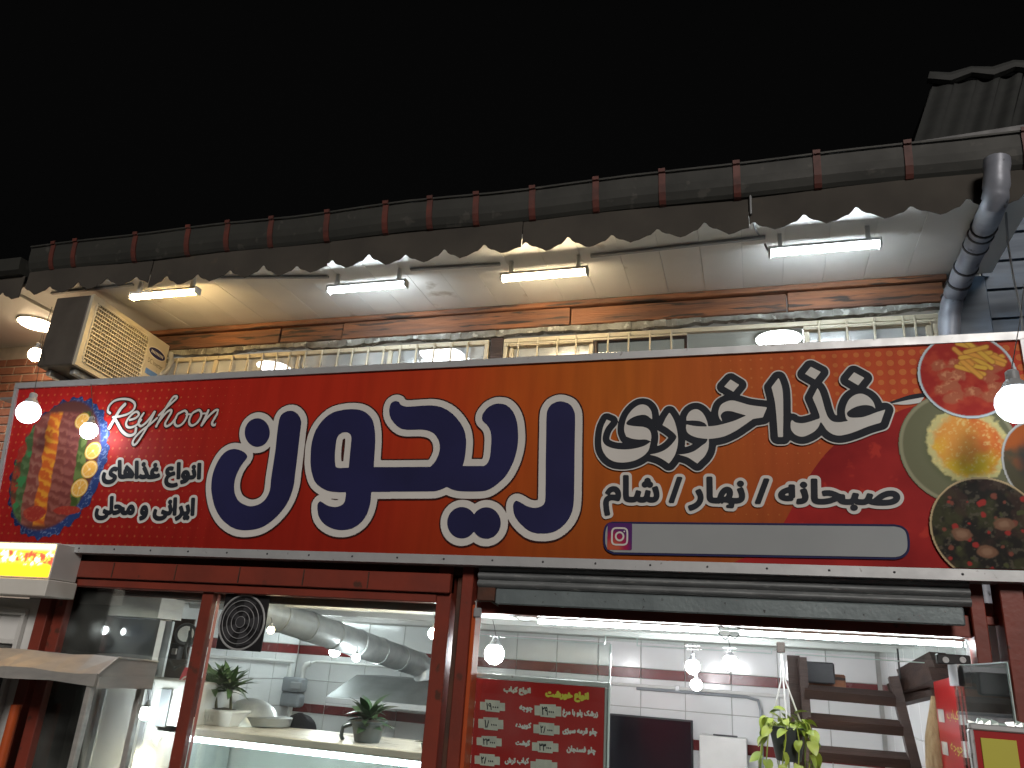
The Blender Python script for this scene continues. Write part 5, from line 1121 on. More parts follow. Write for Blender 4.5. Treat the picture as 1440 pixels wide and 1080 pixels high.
for x in (cx0 + 0.02, cx1 - 0.02): m_ = MB(); m_.box(x - 0.012, x + 0.012, cy0 + 0.03, cy1 - 0.06, 1.0, zc - 0.047); put('end_panel', m_, 'alu', dc)
m_ = MB(); m_.box(-3.56, -1.80, cy0 + 0.03, cy0 + 0.055, zc - 0.085, zc - 0.055, 0.004); put('light_strip', m_, 'strip_blue', dc)
m_ = MB(); m_.box(-3.70, -3.68, cy0 - 0.045, cy0 - 0.02, 1.1, zc - 0.16, 0.004); put('corner_strip', m_, 'strip_warm', dc)
m_ = MB(); m_.tube([(-3.69, cy0 - 0.03, zc - 0.16), (-3.67, cy0 - 0.03, zc - 0.10), (-3.62, cy0 - 0.03, zc - 0.09), (-3.58, cy0 - 0.02, zc - 0.13), (-3.56, cy0 - 0.01, zc - 0.07)], 0.004, 6); put('strip_wire', m_, 'pot_white', dc, True)
m_ = MB(); m_.box(cx0 + 0.05, cx1 - 0.05, cy0 + 0.08, cy1 - 0.06, 1.36, 1.375); put('shelf', m_, 'glass_edge', dc)
# leaves
def leaf_mesh(name, L, W, bend, m, fold=0.15, n_=5, heart=False):
    vs = []; fs = []
    for i in range(n_ + 1):
        t = i / n_; w_ = W * (math.sin(math.pi * min(1, t * 0.93 + 0.07)) ** 0.75 if not heart else (math.sin(math.pi * min(1, 0.22 + t * 0.78)) ** 0.8)); z = -bend * t * t * L
        if i == n_: w_ = 0.001
        vs += [(t * L, -w_, z + fold * w_), (t * L, 0, z), (t * L, w_, z + fold * w_)]
    for i in range(n_): a = 3 * i; fs += [(a, a + 3, a + 4, a + 1), (a + 1, a + 4, a + 5, a + 2)]
    me = bpy.data.meshes.new(name); me.from_pydata(vs, [], fs); me.update(); me.materials.append(M[m]); me.polygons.foreach_set('use_smooth', [True] * len(fs)); return me
def pot(t_, c, r, hgt, m, square=False):
    mb = MB()
    if square:
        mb.hexa([(c.x - r * .85, c.y - r * .6, c.z), (c.x + r * .85, c.y - r * .6, c.z), (c.x + r * .85, c.y + r * .6, c.z), (c.x - r * .85, c.y + r * .6, c.z), (c.x - r, c.y - r * .7, c.z + hgt), (c.x + r, c.y - r * .7, c.z + hgt), (c.x + r, c.y + r * .7, c.z + hgt), (c.x - r, c.y + r * .7, c.z + hgt)])
        put('pot', mb, m, t_)
        mb = MB(); mb.box(c.x - r * 1.08, c.x + r * 1.08, c.y - r * .78, c.y + r * .78, c.z + hgt + 0.001, c.z + hgt + 0.018, 0.004); put('pot_rim', mb, m, t_)
        for k in range(5): mb = MB(); mb.box(c.x - r * 0.7 + k * 0.018, c.x - r * 0.7 + k * 0.018 + 0.009, c.y - r * 0.72, c.y - r * 0.66, c.z + 0.02, c.z + hgt * 0.8); put('rib', mb, m, t_)
    else:
        mb.lathe([(r * 0.7, 0), (r * 0.72, 0.005), (r * 0.98, hgt * 0.86), (r * 1.06, hgt * 0.87), (r * 1.08, hgt), (r * 0.98, hgt)], c, (0, 0, 1), 22); put('pot', mb, m, t_, True)
    mb = MB(); mb.lathe([(r * 0.6 if square else r * 0.95, 0), (0.001, 0.012)], (c.x, c.y, c.z + hgt + (0.0185 if square else 0.001)), (0, 0, 1), 16); put('soil', mb, 'soil', t_)
def tuft(t_, base, me, n_, elev, size, spread, seed):
    R = random.Random(seed)
    for k in range(n_):
        az = k * 2.39996 + R.uniform(-0.3, 0.3); el = R.uniform(*elev); s_ = R.uniform(*size)
        rot = (Matrix.Rotation(az, 3, 'Z') @ Matrix.Rotation(-el, 3, 'Y') @ Matrix.Rotation(R.uniform(-.5, .5), 3, 'X')).to_euler()
        off = Vector((math.cos(az), math.sin(az), 0)) * R.uniform(0, spread) + Vector((0, 0, R.uniform(-spread, spread)))
        inst('leaf', me, base + off, t_, rot, (s_, s_, s_))
lf = leaf_mesh('leaf', 0.20, 0.021, 0.35, 'leaf')
pb = P(311, 1022, 0.7); pb.z = zc + 0.002
p1 = thing('potted_plant', pb, 'bushy dracaena with two stems in a white planter on the counter top', 'plant', 'potted plants on the counter')
pot(p1, pb, 0.13, 0.075, 'pot_white', True)
for dx, top in ((-0.06, P(300, 968, 0.7)), (0.05, P(322, 968, 0.72))):
    s0_ = pb + Vector((dx, 0, 0.09)); m_ = MB(); m_.tube([s0_, s0_.lerp(top, 0.6) + Vector((0.01, 0, 0)), top], 0.009, 8); put('stem', m_, 'stem', p1, True)
    tuft(p1, top, lf, 44, (-0.1, 1.35), (0.65, 1.05), 0.025, 11 + int(dx * 100))
lf2 = leaf_mesh('leaf', 0.13, 0.026, 0.45, 'leaf_dark')
pb = P(514, 1058, 0.62); pb.z = zc + 0.002
p2 = thing('potted_plant', pb, 'dark broad-leaved plant in a dark round pot on the counter top', 'plant', 'potted plants on the counter')
pot(p2, pb, 0.105, 0.115, 'pot_dark'); tuft(p2, pb + Vector((0, 0, 0.125)), lf2, 40, (0.15, 1.3), (0.7, 1.15), 0.05, 21)
m_ = MB(); m_.tube([pb + Vector((-0.10, -0.02, 0.09)), pb + Vector((-0.16, -0.02, 0.07)), pb + Vector((-0.165, -0.02, 0.02)), pb + Vector((-0.15, -0.02, 0.0))], 0.012, 8); put('side_handle', m_, 'pot_dark', p2, True)
pb = P(600, 1068, 0.6); pb.z = zc + 0.002
p3 = thing('small_plant', pb, 'tiny two-leaved seedling at the counter end beside the red column', 'plant')
m_ = MB(); m_.lathe([(0.035, 0), (0.042, 0.03), (0.036, 0.03)], pb, (0, 0, 1), 14); put('pot', m_, 'pot_dark', p3, True); tuft(p3, pb + Vector((0, 0, 0.03)), lf2, 5, (0.4, 0.9), (0.6, 0.8), 0.01, 5)
# pot lid on the counter
lc = P(355, 1012, 0.88)
ld = thing('pot_lid', (lc.x, lc.y, zc), 'shiny domed steel pot lid leaning open behind the counter', 'lid')
ax_ = Vector((0.45, -0.35, 0.75)); m_ = MB(); m_.lathe([(0.17, 0), (0.175, 0.01), (0.16, 0.04), (0.115, 0.07), (0.05, 0.085), (0.001, 0.087)], lc, ax_, 26); put('dome', m_, 'galv', ld, True)
m_ = MB(); m_.lathe([(0.12, -0.075), (0.15, -0.07), (0.16, -0.02), (0.155, -0.018)], (lc.x + 0.10, lc.y + 0.03, zc + 0.078), (0, 0, 1), 26); put('bowl', m_, 'hood_steel', ld, True)
# person behind the counter, bent over
def person():
    hc = P(421, 1037, 1.08); base = Vector((hc.x + 0.10, 1.25, FZ))
    t_ = thing('person', base, 'person with short black hair bending down behind the display counter', 'person')
    mb = MB(); tilt = Matrix.Rotation(math.radians(-28), 3, 'Y')
    L = lambda v: hc + tilt @ Vector(v)
    mb.ball(hc, 0.098, 0.076, 0.118, 20, 14, tilt)                 # skull, facing -x
    mb.ball(L((-0.045, 0, -0.055)), 0.058, 0.055, 0.072, 16, 10, tilt)   # jaw
    mb.ball(L((-0.108, 0, -0.035)), 0.020, 0.014, 0.022, 10, 8, tilt)    # nose
    mb.ball(L((-0.088, 0, -0.085)), 0.014, 0.026, 0.010, 10, 8, tilt)    # mouth
    for s in (-1, 1):
        mb.ball(L((0.005, 0.078 * s, -0.02)), 0.022, 0.012, 0.034, 10, 8, tilt)   # ears
        mb.ball(L((-0.082, 0.032 * s, 0.0)), 0.014, 0.016, 0.011, 10, 8, tilt)
    nk = L((0.035, 0, -0.12)); sh_ = Vector((hc.x + 0.12, hc.y + 0.02, hc.z - 0.24)); hip = Vector((hc.x + 0.22, hc.y + 0.08, 0.92 + FZ))
    mb.tube([L((0.02, 0, -0.06)), nk, sh_], [0.056, 0.055, 0.075], 14)
    mb.tube([sh_ + Vector((0, 0, 0.03)), sh_.lerp(hip, 0.35), sh_.lerp(hip, 0.7), hip, hip + Vector((0, 0, -0.08))], [0.09, 0.145, 0.135, 0.15, 0.12], 18)
    for s in (-1, 1):
        s0_ = sh_ + Vector((0, 0.17 * s, -0.03)); el = s0_ + Vector((-0.10, 0.06 * s, -0.26)); wr = el + Vector((-0.24, -0.06 * s, -0.02))
        mb.tube([sh_ + Vector((0, 0.05 * s, 0)), s0_], [0.07, 0.06], 12); mb.tube([s0_, el, wr], [0.056, 0.044, 0.030], 12)
        mb.ball(wr + Vector((-0.05, 0, -0.005)), 0.05, 0.040, 0.018, 12, 8)
        for f in range(4):
            a_ = wr + Vector((-0.085, (f - 1.5) * 0.020, 0)); b_ = a_ + Vector((-0.04 - 0.006 * (f in (1, 2)), 0, -0.012)); mb.tube([a_, b_, b_ + Vector((-0.02, 0, -0.03))], [0.010, 0.009, 0.008], 8)
        mb.tube([wr + Vector((-0.03, -0.035 * s, 0)), wr + Vector((-0.06, -0.065 * s, -0.005)), wr + Vector((-0.085, -0.07 * s, -0.02))], [0.012, 0.011, 0.009], 8)
        hj = hip + Vector((0, 0.09 * s, -0.04)); kn = Vector((hip.x - 0.03, hip.y + 0.1 * s, FZ + 0.47)); an = Vector((hip.x + 0.02, hip.y + 0.1 * s, FZ + 0.09))
        mb.tube([hj, kn, an], [0.088, 0.058, 0.042], 14); mb.ball(an + Vector((-0.06, 0, -0.05)), 0.12, 0.042, 0.04, 14, 8)
    body = put('body', mb, 'skin', t_, True)
    rm = body.modifiers.new('remesh', 'REMESH'); rm.mode = 'VOXEL'; rm.voxel_size = 0.009; rm.use_smooth_shade = True
    sm_ = body.modifiers.new('smooth', 'SMOOTH'); sm_.factor = 0.5; sm_.iterations = 4
    hb = MB(); vs = []; fs = []; n_ = 28; m2 = 16
    for i in range(m2 + 1):
        th = math.pi * 0.53 * i / m2
        for j in range(n_):
            a_ = 2 * math.pi * j / n_; front = max(0, -math.cos(a_)); th2 = th * (1 - 0.42 * front) ; rr_ = 1.26 + 0.06 * math.sin(7 * a_ + 5 * th) * math.sin(th) + random.uniform(-.015, .015)
            vs.append(L((0.004 + 0.100 * rr_ * math.sin(th2) * math.cos(a_), 0.078 * rr_ * math.sin(th2) * math.sin(a_), 0.006 + 0.118 * rr_ * math.cos(th2))))
    for i in range(m2):
        for j in range(n_): j2 = (j + 1) % n_; fs.append((i * n_ + j, (i + 1) * n_ + j, (i + 1) * n_ + j2, i * n_ + j2))
    hb.add(vs, fs); put('hair', hb, 'hair', t_, True)
    cb = MB(); cb.tube([sh_ + Vector((-0.005, 0, 0.05)), sh_ + Vector((0, 0, 0.0)), sh_.lerp(hip, 0.35), sh_.lerp(hip, 0.7), hip + Vector((0, 0, -0.05))], [0.085, 0.115, 0.16, 0.15, 0.165], 20)
    for s in (-1, 1):
        s0_ = sh_ + Vector((0, 0.17 * s, -0.03)); el = s0_ + Vector((-0.10, 0.06 * s, -0.26)); cb.tube([sh_ + Vector((0, 0.04 * s, 0)), s0_, s0_.lerp(el, 0.75)], [0.085, 0.075, 0.066], 14)
    put('shirt', cb, 'shirt', t_, True)['label'] = 'dark shirt'
    tb_ = MB()
    for s in (-1, 1):
        hj = hip + Vector((0, 0.09 * s, -0.03)); kn = Vector((hip.x - 0.03, hip.y + 0.1 * s, FZ + 0.47)); an = Vector((hip.x + 0.02, hip.y + 0.1 * s, FZ + 0.11)); tb_.tube([hj, kn, an], [0.105, 0.075, 0.065], 16)
    put('trousers', tb_, 'trousers', t_, True)
person()
# dark glass cabinet, blower and sockets at the left end
gc = thing('smoked_glass_screen', (-4.05, 0.32, FZ), 'steel canopy over a smoked glass screen inside the window beside the red post', 'screen')
q0, q1 = P(98, 862, 0.32), P(205, 892, 0.32)
vs = []; nn = 12; m_ = MB()
xa, xb = P(95, 900, 0.32).x, P(207, 900, 0.32).x
for i in range(nn + 1):
    f_ = i / nn; x = xa + (xb - xa) * f_; y = 0.32 + 0.08 * (2 * f_ - 1) ** 2; vs.append((x, y))
for i in range(nn):
    (xa_, ya_), (xb_, yb_) = vs[i], vs[i + 1]; m_.add([(xa_, ya_, 1.95), (xb_, yb_, 1.95), (xb_, yb_, 2.335), (xa_, ya_, 2.335)], [(0, 1, 2, 3)])
put('smoked_glass', m_, 'glass_dark', gc, True)
m_ = MB()
for i in range(nn):
    (xa_, ya_), (xb_, yb_) = vs[i], vs[i + 1]; m_.hexa([(xa_, ya_ - 0.03, 2.34), (xb_, yb_ - 0.03, 2.34), (xb_, yb_ + 0.2, 2.34), (xa_, ya_ + 0.2, 2.34), (xa_, ya_ - 0.03, 2.47), (xb_, yb_ - 0.03, 2.47), (xb_, yb_ + 0.2, 2.47), (xa_, ya_ + 0.2, 2.47)])
put('canopy', m_, 'stainless', gc)
m_ = MB(); m_.box(xa + 0.05, xb + 0.02, 0.50, 0.52, 1.98, 2.33); put('back_board', m_, 'galv', gc)
m_ = MB(); m_.box(xb - 0.03, xb + 0.0, 0.40, 0.46, 1.98, 2.33, 0.004); put('upright', m_, 'stainless', gc)
bulb(102, 884, 0.21, 0.024, 'bulb_small', 'small added bulb standing in for a lamp reflection in the smoked glass next to the red post', P(102, 858, 0.21))  # added bulb: gives the glass its lamp reflection
bulb(145, 886, 0.21, 0.028, 'bulb_small', 'slightly larger added bulb standing in for a lamp reflection in the smoked glass, middle of the screen', P(146, 862, 0.21))  # second added bulb in place of a reflected lamp
x = P(222, 900, 0.7).x
m_ = MB(); m_.box(x - 0.03, x + 0.035, 0.70, 0.76, FZ, 2.5, 0.004); tag(put('timber_upright', m_, 'marble'), 'pale timber upright between the smoked glass and the blower', 'post')
bl = thing('blower', P(262, 905, 0.75), 'round dark blower with a white face and looping cables by the window mullion', 'blower')
c = P(262, 893, 0.72)
m_ = MB(); m_.lathe([(0.07, 0.06), (0.075, 0.05), (0.078, -0.04), (0.06, -0.06)], c, (0.55, -0.8, 0.1), 22); put('drum', m_, 'dark_grey', bl, True)
cf = c + Vector((0.55, -0.8, 0.1)).normalized() * 0.062; m_ = MB(); m_.lathe([(0.052, 0), (0.05, 0.006), (0.001, 0.008)], cf, (0.55, -0.8, 0.1), 20); put('white_face', m_, 'pot_white', bl, True)
m_ = MB(); m_.tube([cf + Vector((0.03, 0, 0.02)), cf + Vector((0.05, -0.02, -0.02)), cf + Vector((0.035, -0.02, -0.09)), P(262, 932, 0.68), P(245, 940, 0.68), P(236, 925, 0.68), P(240, 905, 0.7)], 0.010, 8); put('cable', m_, 'rubber', bl, True)
m_ = MB(); m_.tube([cf + Vector((0.04, -0.01, 0.05)), cf + Vector((0.055, -0.02, 0.0)), cf + Vector((0.075, -0.02, -0.06))], 0.007, 8); put('cable', m_, 'rubber', bl, True)
c = P(246, 916, 0.74); sb = thing('switch_box', c, 'dark grey switch box with a pale socket below the blower', 'switch box')
m_ = MB(); m_.box(c.x - 0.05, c.x + 0.05, c.y - 0.03, c.y + 0.03, c.z - 0.055, c.z + 0.055, 0.012, 2); put('case', m_, 'dark_grey', sb)
m_ = MB(); m_.box(c.x + 0.005, c.x + 0.045, c.y - 0.045, c.y - 0.031, c.z - 0.02, c.z + 0.02, 0.004); put('socket', m_, 'pot_white', sb)
m_ = MB(); m_.box(c.x - 0.12, c.x + 0.08, c.y + 0.035, c.y + 0.05, c.z - 0.25, c.z + 0.22); put('board', m_, 'wood_dark', sb)
c = P(262, 958, 0.60); lp = thing('red_label_plate', c, 'tilted red plate with a white oval emblem beside the grill hood end', 'plate')
ex = Vector((0.045, 0.02, 0.0)); ez = Vector((0.028, 0.0, 0.085))
m_ = MB(); m_.hexa([c - ex - ez, c + ex - ez, c + ex - ez + Vector((0, .02, 0)), c - ex - ez + Vector((0, .02, 0)), c - ex + ez, c + ex + ez, c + ex + ez + Vector((0, .02, 0)), c - ex + ez + Vector((0, .02, 0))]); put('plate', m_, 'pink', lp)
m_ = MB(); m_.add([c + Vector((0, -0.006, 0)) + ex * 0.75 * math.cos(t) + ez * 0.42 * math.sin(t) for t in np.linspace(0, 2 * math.pi, 25)[:-1]], [tuple(range(24))]); put('oval_emblem', m_, 'tape', lp)
m_ = MB(); m_.tube([c + Vector((0, -0.008, 0)) + ex * (0.38 * math.cos(t)) + ez * (0.22 * math.sin(t)) for t in np.linspace(0.6, 5.2, 14)], 0.004, 5); put('emblem_curl', m_, 'pink', lp)
fg0, fg1 = P(112, 1000, 0.42).x, P(262, 1000, 0.42).x
fg = thing('white_fridge', ((fg0 + fg1) / 2, 0.6, FZ), 'tall pale fridge with grey trim behind the window below the grill hood', 'fridge')
m_ = MB(); m_.box(fg0 - 0.35, fg1, 0.42, 0.95, FZ, 1.97, 0.012, 2); put('body', m_, 'pot_white', fg)
for px in (140, 205): x = P(px, 1000, 0.41).x; m_ = MB(); m_.box(x - 0.02, x + 0.02, 0.405, 0.419, FZ + 0.1, 1.95, 0.003); put('trim', m_, 'grey_plastic', fg)
m_ = MB(); x = P(232, 985, 0.41).x; m_.box(x - 0.04, x + 0.04, 0.405, 0.419, 1.70, 1.92, 0.003); put('control_panel', m_, 'meter', fg)
# window-side bulbs
bulb(205, 1003, 0.24, 0.040, 'bulb_mid', 'white bulb hanging low over the counter end under the grill hood', P(206, 960, 0.24))
bulb(381, 886, 0.62, 0.024, 'bulb_warm', 'small warm orange bulb hanging beside the exhaust fan and duct', P(381, 868, 0.62))
bulb(471, 916, 1.95, 0.044, 'bulb_white', 'larger of two white bulbs hanging under the exhaust duct', P(471, 884, 1.95))
bulb(501, 925, 1.8, 0.030, 'bulb_white', 'smaller of two white bulbs hanging under the exhaust duct', P(501, 888, 2.0))
bulb(610, 891, 0.62, 0.034, 'bulb_white', 'white bulb half hidden behind the red column at the window edge', P(610, 862, 0.62))

# ================================================================== INSIDE THE SHOP, DOOR SIDE
# frameless glass front
gd = thing('glass_door', (-0.3, 0.2, FZ), 'frameless glass door front with transom and bright cut edges under the shutter', 'glass front')
zt_ = P(900, 905, 0.2).z
m_ = MB(); m_.box(-1.45, 0.92, 0.196, 0.204, zt_ + 0.004, 2.46); put('transom_glass', m_, 'glass', gd)
xj = P(858, 930, 0.2).x
m_ = MB(); m_.box(-1.45, xj - 0.004, 0.196, 0.204, FZ, zt_ - 0.004); put('side_glass', m_, 'glass', gd)
for a_, b_ in (((672, 893), (850, 906)), ((850, 906), (852, 893)), ((852, 893), (896, 897)), ((896, 897), (896, 908)), ((896, 908), (1085, 919)), ((1085, 919), (1085, 911)), ((1118, 920), (1300, 932))):
    m_ = MB(); m_.beam(P(*a_, 0.19), P(*b_, 0.19), 0.006, 0.0045); put('glass_edge', m_, 'glass_edge', gd)
m_ = MB(); m_.box(xj - 0.004, xj + 0.004, 0.194, 0.206, FZ, zt_ - 0.01); put('glass_edge', m_, 'glass_edge', gd)
q0, q1 = P(1317, 919, 0.18), P(1366, 936, 0.18)
m_ = MB(); m_.box(q0.x, q1.x, 0.178, 0.222, q1.z, q0.z, 0.004); pf = put('patch_fitting', m_, 'black', gd)
for px in (1330, 1354):
    c = P(px, 928, 0.178); m_ = MB(); m_.lathe([(0.014, 0), (0.013, 0.004), (0.007, 0.004), (0.006, 0.001)], c, (0, -1, 0), 14); put('screw', m_, 'alu', pf, True)
# open door leaf
hin = P(1338, 937, 0.2); end = P(1413, 915, -0.55); d = Vector((end.x - hin.x, end.y - hin.y, 0)); dn = d.normalized(); nn_ = Vector((-dn.y, dn.x, 0)) * 0.004
leaf = thing('glass_door_leaf', (hin.x, hin.y, FZ), 'frameless glass door leaf standing open outwards beside the red post', 'door')
zt2 = hin.z; h0 = Vector((hin.x, hin.y, 0)) + dn * 0.02; h1 = Vector((end.x, end.y, 0))
m_ = MB(); m_.hexa([h0 - nn_ + Vector((0, 0, FZ)), h1 - nn_ + Vector((0, 0, FZ)), h1 + nn_ + Vector((0, 0, FZ)), h0 + nn_ + Vector((0, 0, FZ)), h0 - nn_ + Vector((0, 0, zt2)), h1 - nn_ + Vector((0, 0, zt2)), h1 + nn_ + Vector((0, 0, zt2)), h0 + nn_ + Vector((0, 0, zt2))]); put('pane', m_, 'glass_door', leaf)
m_ = MB(); m_.beam(h1 + dn * 0.002 + Vector((0, 0, FZ)), h1 + dn * 0.002 + Vector((0, 0, zt2 + 0.001)), 0.01, 0.004, (1, 0.3, 0)); put('cut_edge', m_, 'glass_edge', leaf)
m_ = MB(); m_.beam(h0 + Vector((0, 0, zt2 + 0.002)), h1 + Vector((0, 0, zt2 + 0.002)), 0.009, 0.004); put('cut_edge', m_, 'glass_edge', leaf)
c = h0 + dn * 0.03; m_ = MB(); m_.hexa([c + s * Vector((-nn_.x * 4, -nn_.y * 4, 0)) + dn * e_ + Vector((0, 0, z)) for z in (zt2 - 0.085, zt2 + 0.006) for s, e_ in ((1, -0.05), (1, 0.10), (-1, 0.10), (-1, -0.05))]); put('pivot_fitting', m_, 'alu', leaf)
# menu board behind the glass
mbx0, mbx1 = P(667, 948, 0.25).x, P(855, 965, 0.25).x; mzt = 2.148
mn = thing('menu_board', ((mbx0 + mbx1) / 2, 0.25, 1.0), 'red price board with Persian dish names and taped-on prices inside the door', 'menu')
m_ = MB(); m_.box(mbx0 + 0.015, mbx1 - 0.015, 0.244, 0.262, 1.0, mzt - 0.02); put('board', m_, 'menu_red', mn)
for a0, a1, b0, b1 in ((mbx0 - 0.008, mbx1 + 0.008, mzt - 0.019, mzt + 0.006), (mbx0 - 0.008, mbx0 + 0.014, 1.0, mzt - 0.02), (mbx1 - 0.014, mbx1 + 0.008, 1.0, mzt - 0.02)):
    m_ = MB(); m_.box(a0, a1, 0.236, 0.264, b0, b1, 0.003); put('frame_rail', m_, 'alu', mn)
MQ = lambda px, py: (P(640 + px / 6.26, 930 + py / 6.26, 0.243).x, P(640 + px / 6.26, 930 + py / 6.26, 0.243).z)
def menu_line(txt, x0, y0, x1, y1, hgt, m, bold=0.0022, nm='dish_name'):
    """baseline box given in the zoomed crop: left, bottom-left y, right, bottom-right y, height"""
    F = text_field(shape(txt), [MQ(x0, y0), MQ(x1, y1), MQ(x1, y1 - hgt), MQ(x0, y0 - hgt)], 0.002, 0.012)
    put(nm, F.contour(bold, 0.2425, nm), m, mn)
menu_line('انواع خورشت', 800, 335, 1172, 360, 80, 'menu_yellow', 0.004, 'heading')
menu_line('انواع کباب', 430, 285, 662, 300, 64, 'tape', 0.003, 'heading')
for t_, x0, y0, x1, y1, hh in (('زرشک پلو با مرغ', 948, 487, 1255, 508, 68), ('چلو قرمه سبزی', 948, 645, 1248, 660, 66), ('چلو فسنجان', 985, 808, 1236, 825, 66), ('جوجه', 568, 443, 680, 452, 56), ('کوبیده', 535, 590, 668, 600, 56), ('گوشت', 535, 745, 658, 752, 56), ('کباب ترش', 440, 905, 648, 912, 60)):
    menu_line(t_, x0, y0, x1, y1, hh, 'menu_white')
def price(x0, y0, x1, y1, txt, seed):
    R = random.Random(seed); q = [MQ(x0, y0 + 10), MQ(x1, y0 + 22), MQ(x1, y1 + 8), MQ(x0, y1 - 4)]
    mb = MB(); mb.add([(a, 0.2415, b_) for a, b_ in (q[3], q[2], q[1], q[0])], [(0, 1, 2, 3)]); pt = put('price_tape', mb, 'tape', mn)
    w_ = x1 - x0; q = [MQ(x0 + 0.2 * w_, y0 - 6 + R.uniform(-6, 6)), MQ(x1 - 0.2 * w_, y0 + 2), MQ(x1 - 0.22 * w_, y1 + 20), MQ(x0 + 0.22 * w_, y1 + 8)]
    mb = MB(); mb.add([(a, 0.2408, b_) for a, b_ in (q[3], q[2], q[1], q[0])], [(0, 1, 2, 3)]); put('price_paper', mb, 'tape', pt)
    if txt:
        cx = x0 + 0.5 * w_; F = text_field(txt, [MQ(cx - 52, y1 - 8), MQ(cx + 52, y1 + 2), MQ(cx + 52, y0 + 28), MQ(cx - 52, y0 + 20)], 0.002, 0.01); put('price', F.contour(0.0012, 0.240, 'price'), 'ink', pt)
for k, a_ in enumerate(((700, 378, 935, 478, '۲۹۰۰۰'), (690, 545, 920, 635, '۲۸۰۰۰'), (678, 702, 910, 790, '۳۳۰۰۰'), (664, 868, 900, 960, ''), (220, 345, 440, 430, '۱۹۰۰۰'), (205, 495, 425, 590, '۱۸۰۰۰'), (190, 658, 410, 740, '۲۳۰۰۰'), (172, 818, 395, 905, '۲۸۰۰۰'))): price(*a_, k)
# television, white cabinet
tx0, tx1 = P(857, 1003, 3.5).x, P(974, 1015, 3.5).x; tz = P(857, 1003, 3.5).z
tv = thing('television', ((tx0 + tx1) / 2, 3.55, tz - 0.5), 'black flat television on the tiled back wall', 'television')
m_ = MB(); m_.box(tx0, tx1, 3.50, 3.55, tz - 0.47, tz, 0.008, 2); put('case', m_, 'black', tv)
m_ = MB(); m_.box(tx0 + 0.015, tx1 - 0.015, 3.494, 3.499, tz - 0.44, tz - 0.015); put('screen', m_, 'tv', tv)
m_ = MB(); m_.box((tx0 + tx1) / 2 - 0.1, (tx0 + tx1) / 2 + 0.1, 3.551, 3.588, tz - 0.35, tz - 0.12); put('wall_mount', m_, 'dark_grey', tv)
bx0, bx1 = P(983, 1033, 3.4).x, P(1050, 1037, 3.4).x; bz = P(983, 1033, 3.4).z
cb = thing('white_cabinet', ((bx0 + bx1) / 2, 3.5, 0.9), 'plain white cabinet beside the television on the back wall', 'cabinet')
m_ = MB(); m_.box(bx0, bx1, 3.40, 3.59, 0.9, bz, 0.01, 2); put('body', m_, 'pot_white', cb)
m_ = MB(); m_.box((bx0 + bx1) / 2 - 0.08, (bx0 + bx1) / 2 + 0.12, 3.42, 3.5, bz + 0.002, bz + 0.012); put('top_vent', m_, 'dark_grey', cb)
m_ = MB(); m_.box(bx0 + 0.008, bx1 - 0.008, 3.394, 3.399, 0.95, bz - 0.03); put('door', m_, 'pot_white', cb)
# white conduit on the tiles with rounded corner
m_ = MB(); m_.tube([P(895, 968, 3.55), P(1050, 980, 3.55), P(1066, 985, 3.55), P(1070, 1000, 3.55), P(1072, 1080, 3.55)], 0.013, 8); tag(put('wall_conduit', m_, 'meter', None, True), 'grey conduit bending down the tiled back wall above the white cabinet', 'conduit')
# ladder to the loft
la = thing('ladder', (0.5, 0.75, FZ), 'dark brown wooden ladder leaning up to the loft hatch', 'ladder')
def rail_(a_, b_): return (P(*a_, 1.0), P(*b_, 0.93))
for (a_, b_), w_ in ((((1128, 925), (1140, 1080)), 0.045), (((1256, 952), (1288, 1080)), 0.05)):
    A = P(*a_, 1.0); B = P(*b_, 0.95); d = (B - A); B2 = A + d * ((A.z - FZ) / (A.z - B.z)); m_ = MB(); m_.beam(A, B2, w_, 0.07, (0, 1, 0)); put('rail', m_, 'wood_dark', la)
for (a_, b_) in (((1131, 972), (1258, 983)), ((1134, 1012), (1268, 1024)), ((1138, 1058), (1278, 1070)), ((1142, 1108), (1290, 1122)), ((1146, 1165), (1302, 1180))):
    A = P(*a_, 0.97); B = P(*b_, 0.97); m_ = MB(); m_.beam(A, B, 0.09, 0.05, (0, -0.35, 1)); put('tread', m_, 'wood_dark', la)
m_ = MB(); A = P(1117, 955, 1.05); m_.beam(A + Vector((0, 0, 0.13)), Vector((A.x + 0.02, 1.05, FZ)), 0.07, 0.05, (0, 1, 0)); tag(put('timber_stud', m_, 'wood_dark'), 'dark timber stud standing right behind the hanging plant', 'post')
bx = P(1107, 928, 1.15); m_ = MB(); m_.box(bx.x, bx.x + 0.26, 1.15, 1.5, bx.z - 0.12, bx.z, 0.008); tag(put('junction_box', m_, 'dark_grey'), 'dark box on the timber at the ladder top', 'box')
bx2 = P(1128, 950, 1.2); m_ = MB(); m_.box(bx2.x, bx2.x + 0.24, 1.2, 1.4, bx2.z - 0.08, bx2.z + 0.02, 0.008); tag(put('timber_offcut', m_, 'wood'), 'short brown timber block under the dark box at the ladder top', 'timber')
# loft hatch timbers, right
lt = thing('loft_timbers', P(1290, 960, 1.1), 'rough stacked timbers of the loft edge at the right of the ladder', 'timbers')
for k, (a_, b_, w_) in enumerate((((1262, 972), (1322, 948), 0.07), ((1268, 962), (1325, 932), 0.05), ((1275, 950), (1322, 925), 0.06), ((1265, 985), (1318, 972), 0.05))):
    A = P(*a_, 1.15); B = P(*b_, 0.85 + 0.05 * k); m_ = MB(); m_.beam(A, B, 0.12, w_); put('timber', m_, 'wood_dark', lt)
m_ = MB(); m_.tube([P(1262, 912, 1.0), P(1264, 935, 1.0), P(1266, 955, 1.0)], 0.005, 6); put('wire', m_, 'rubber', lt)
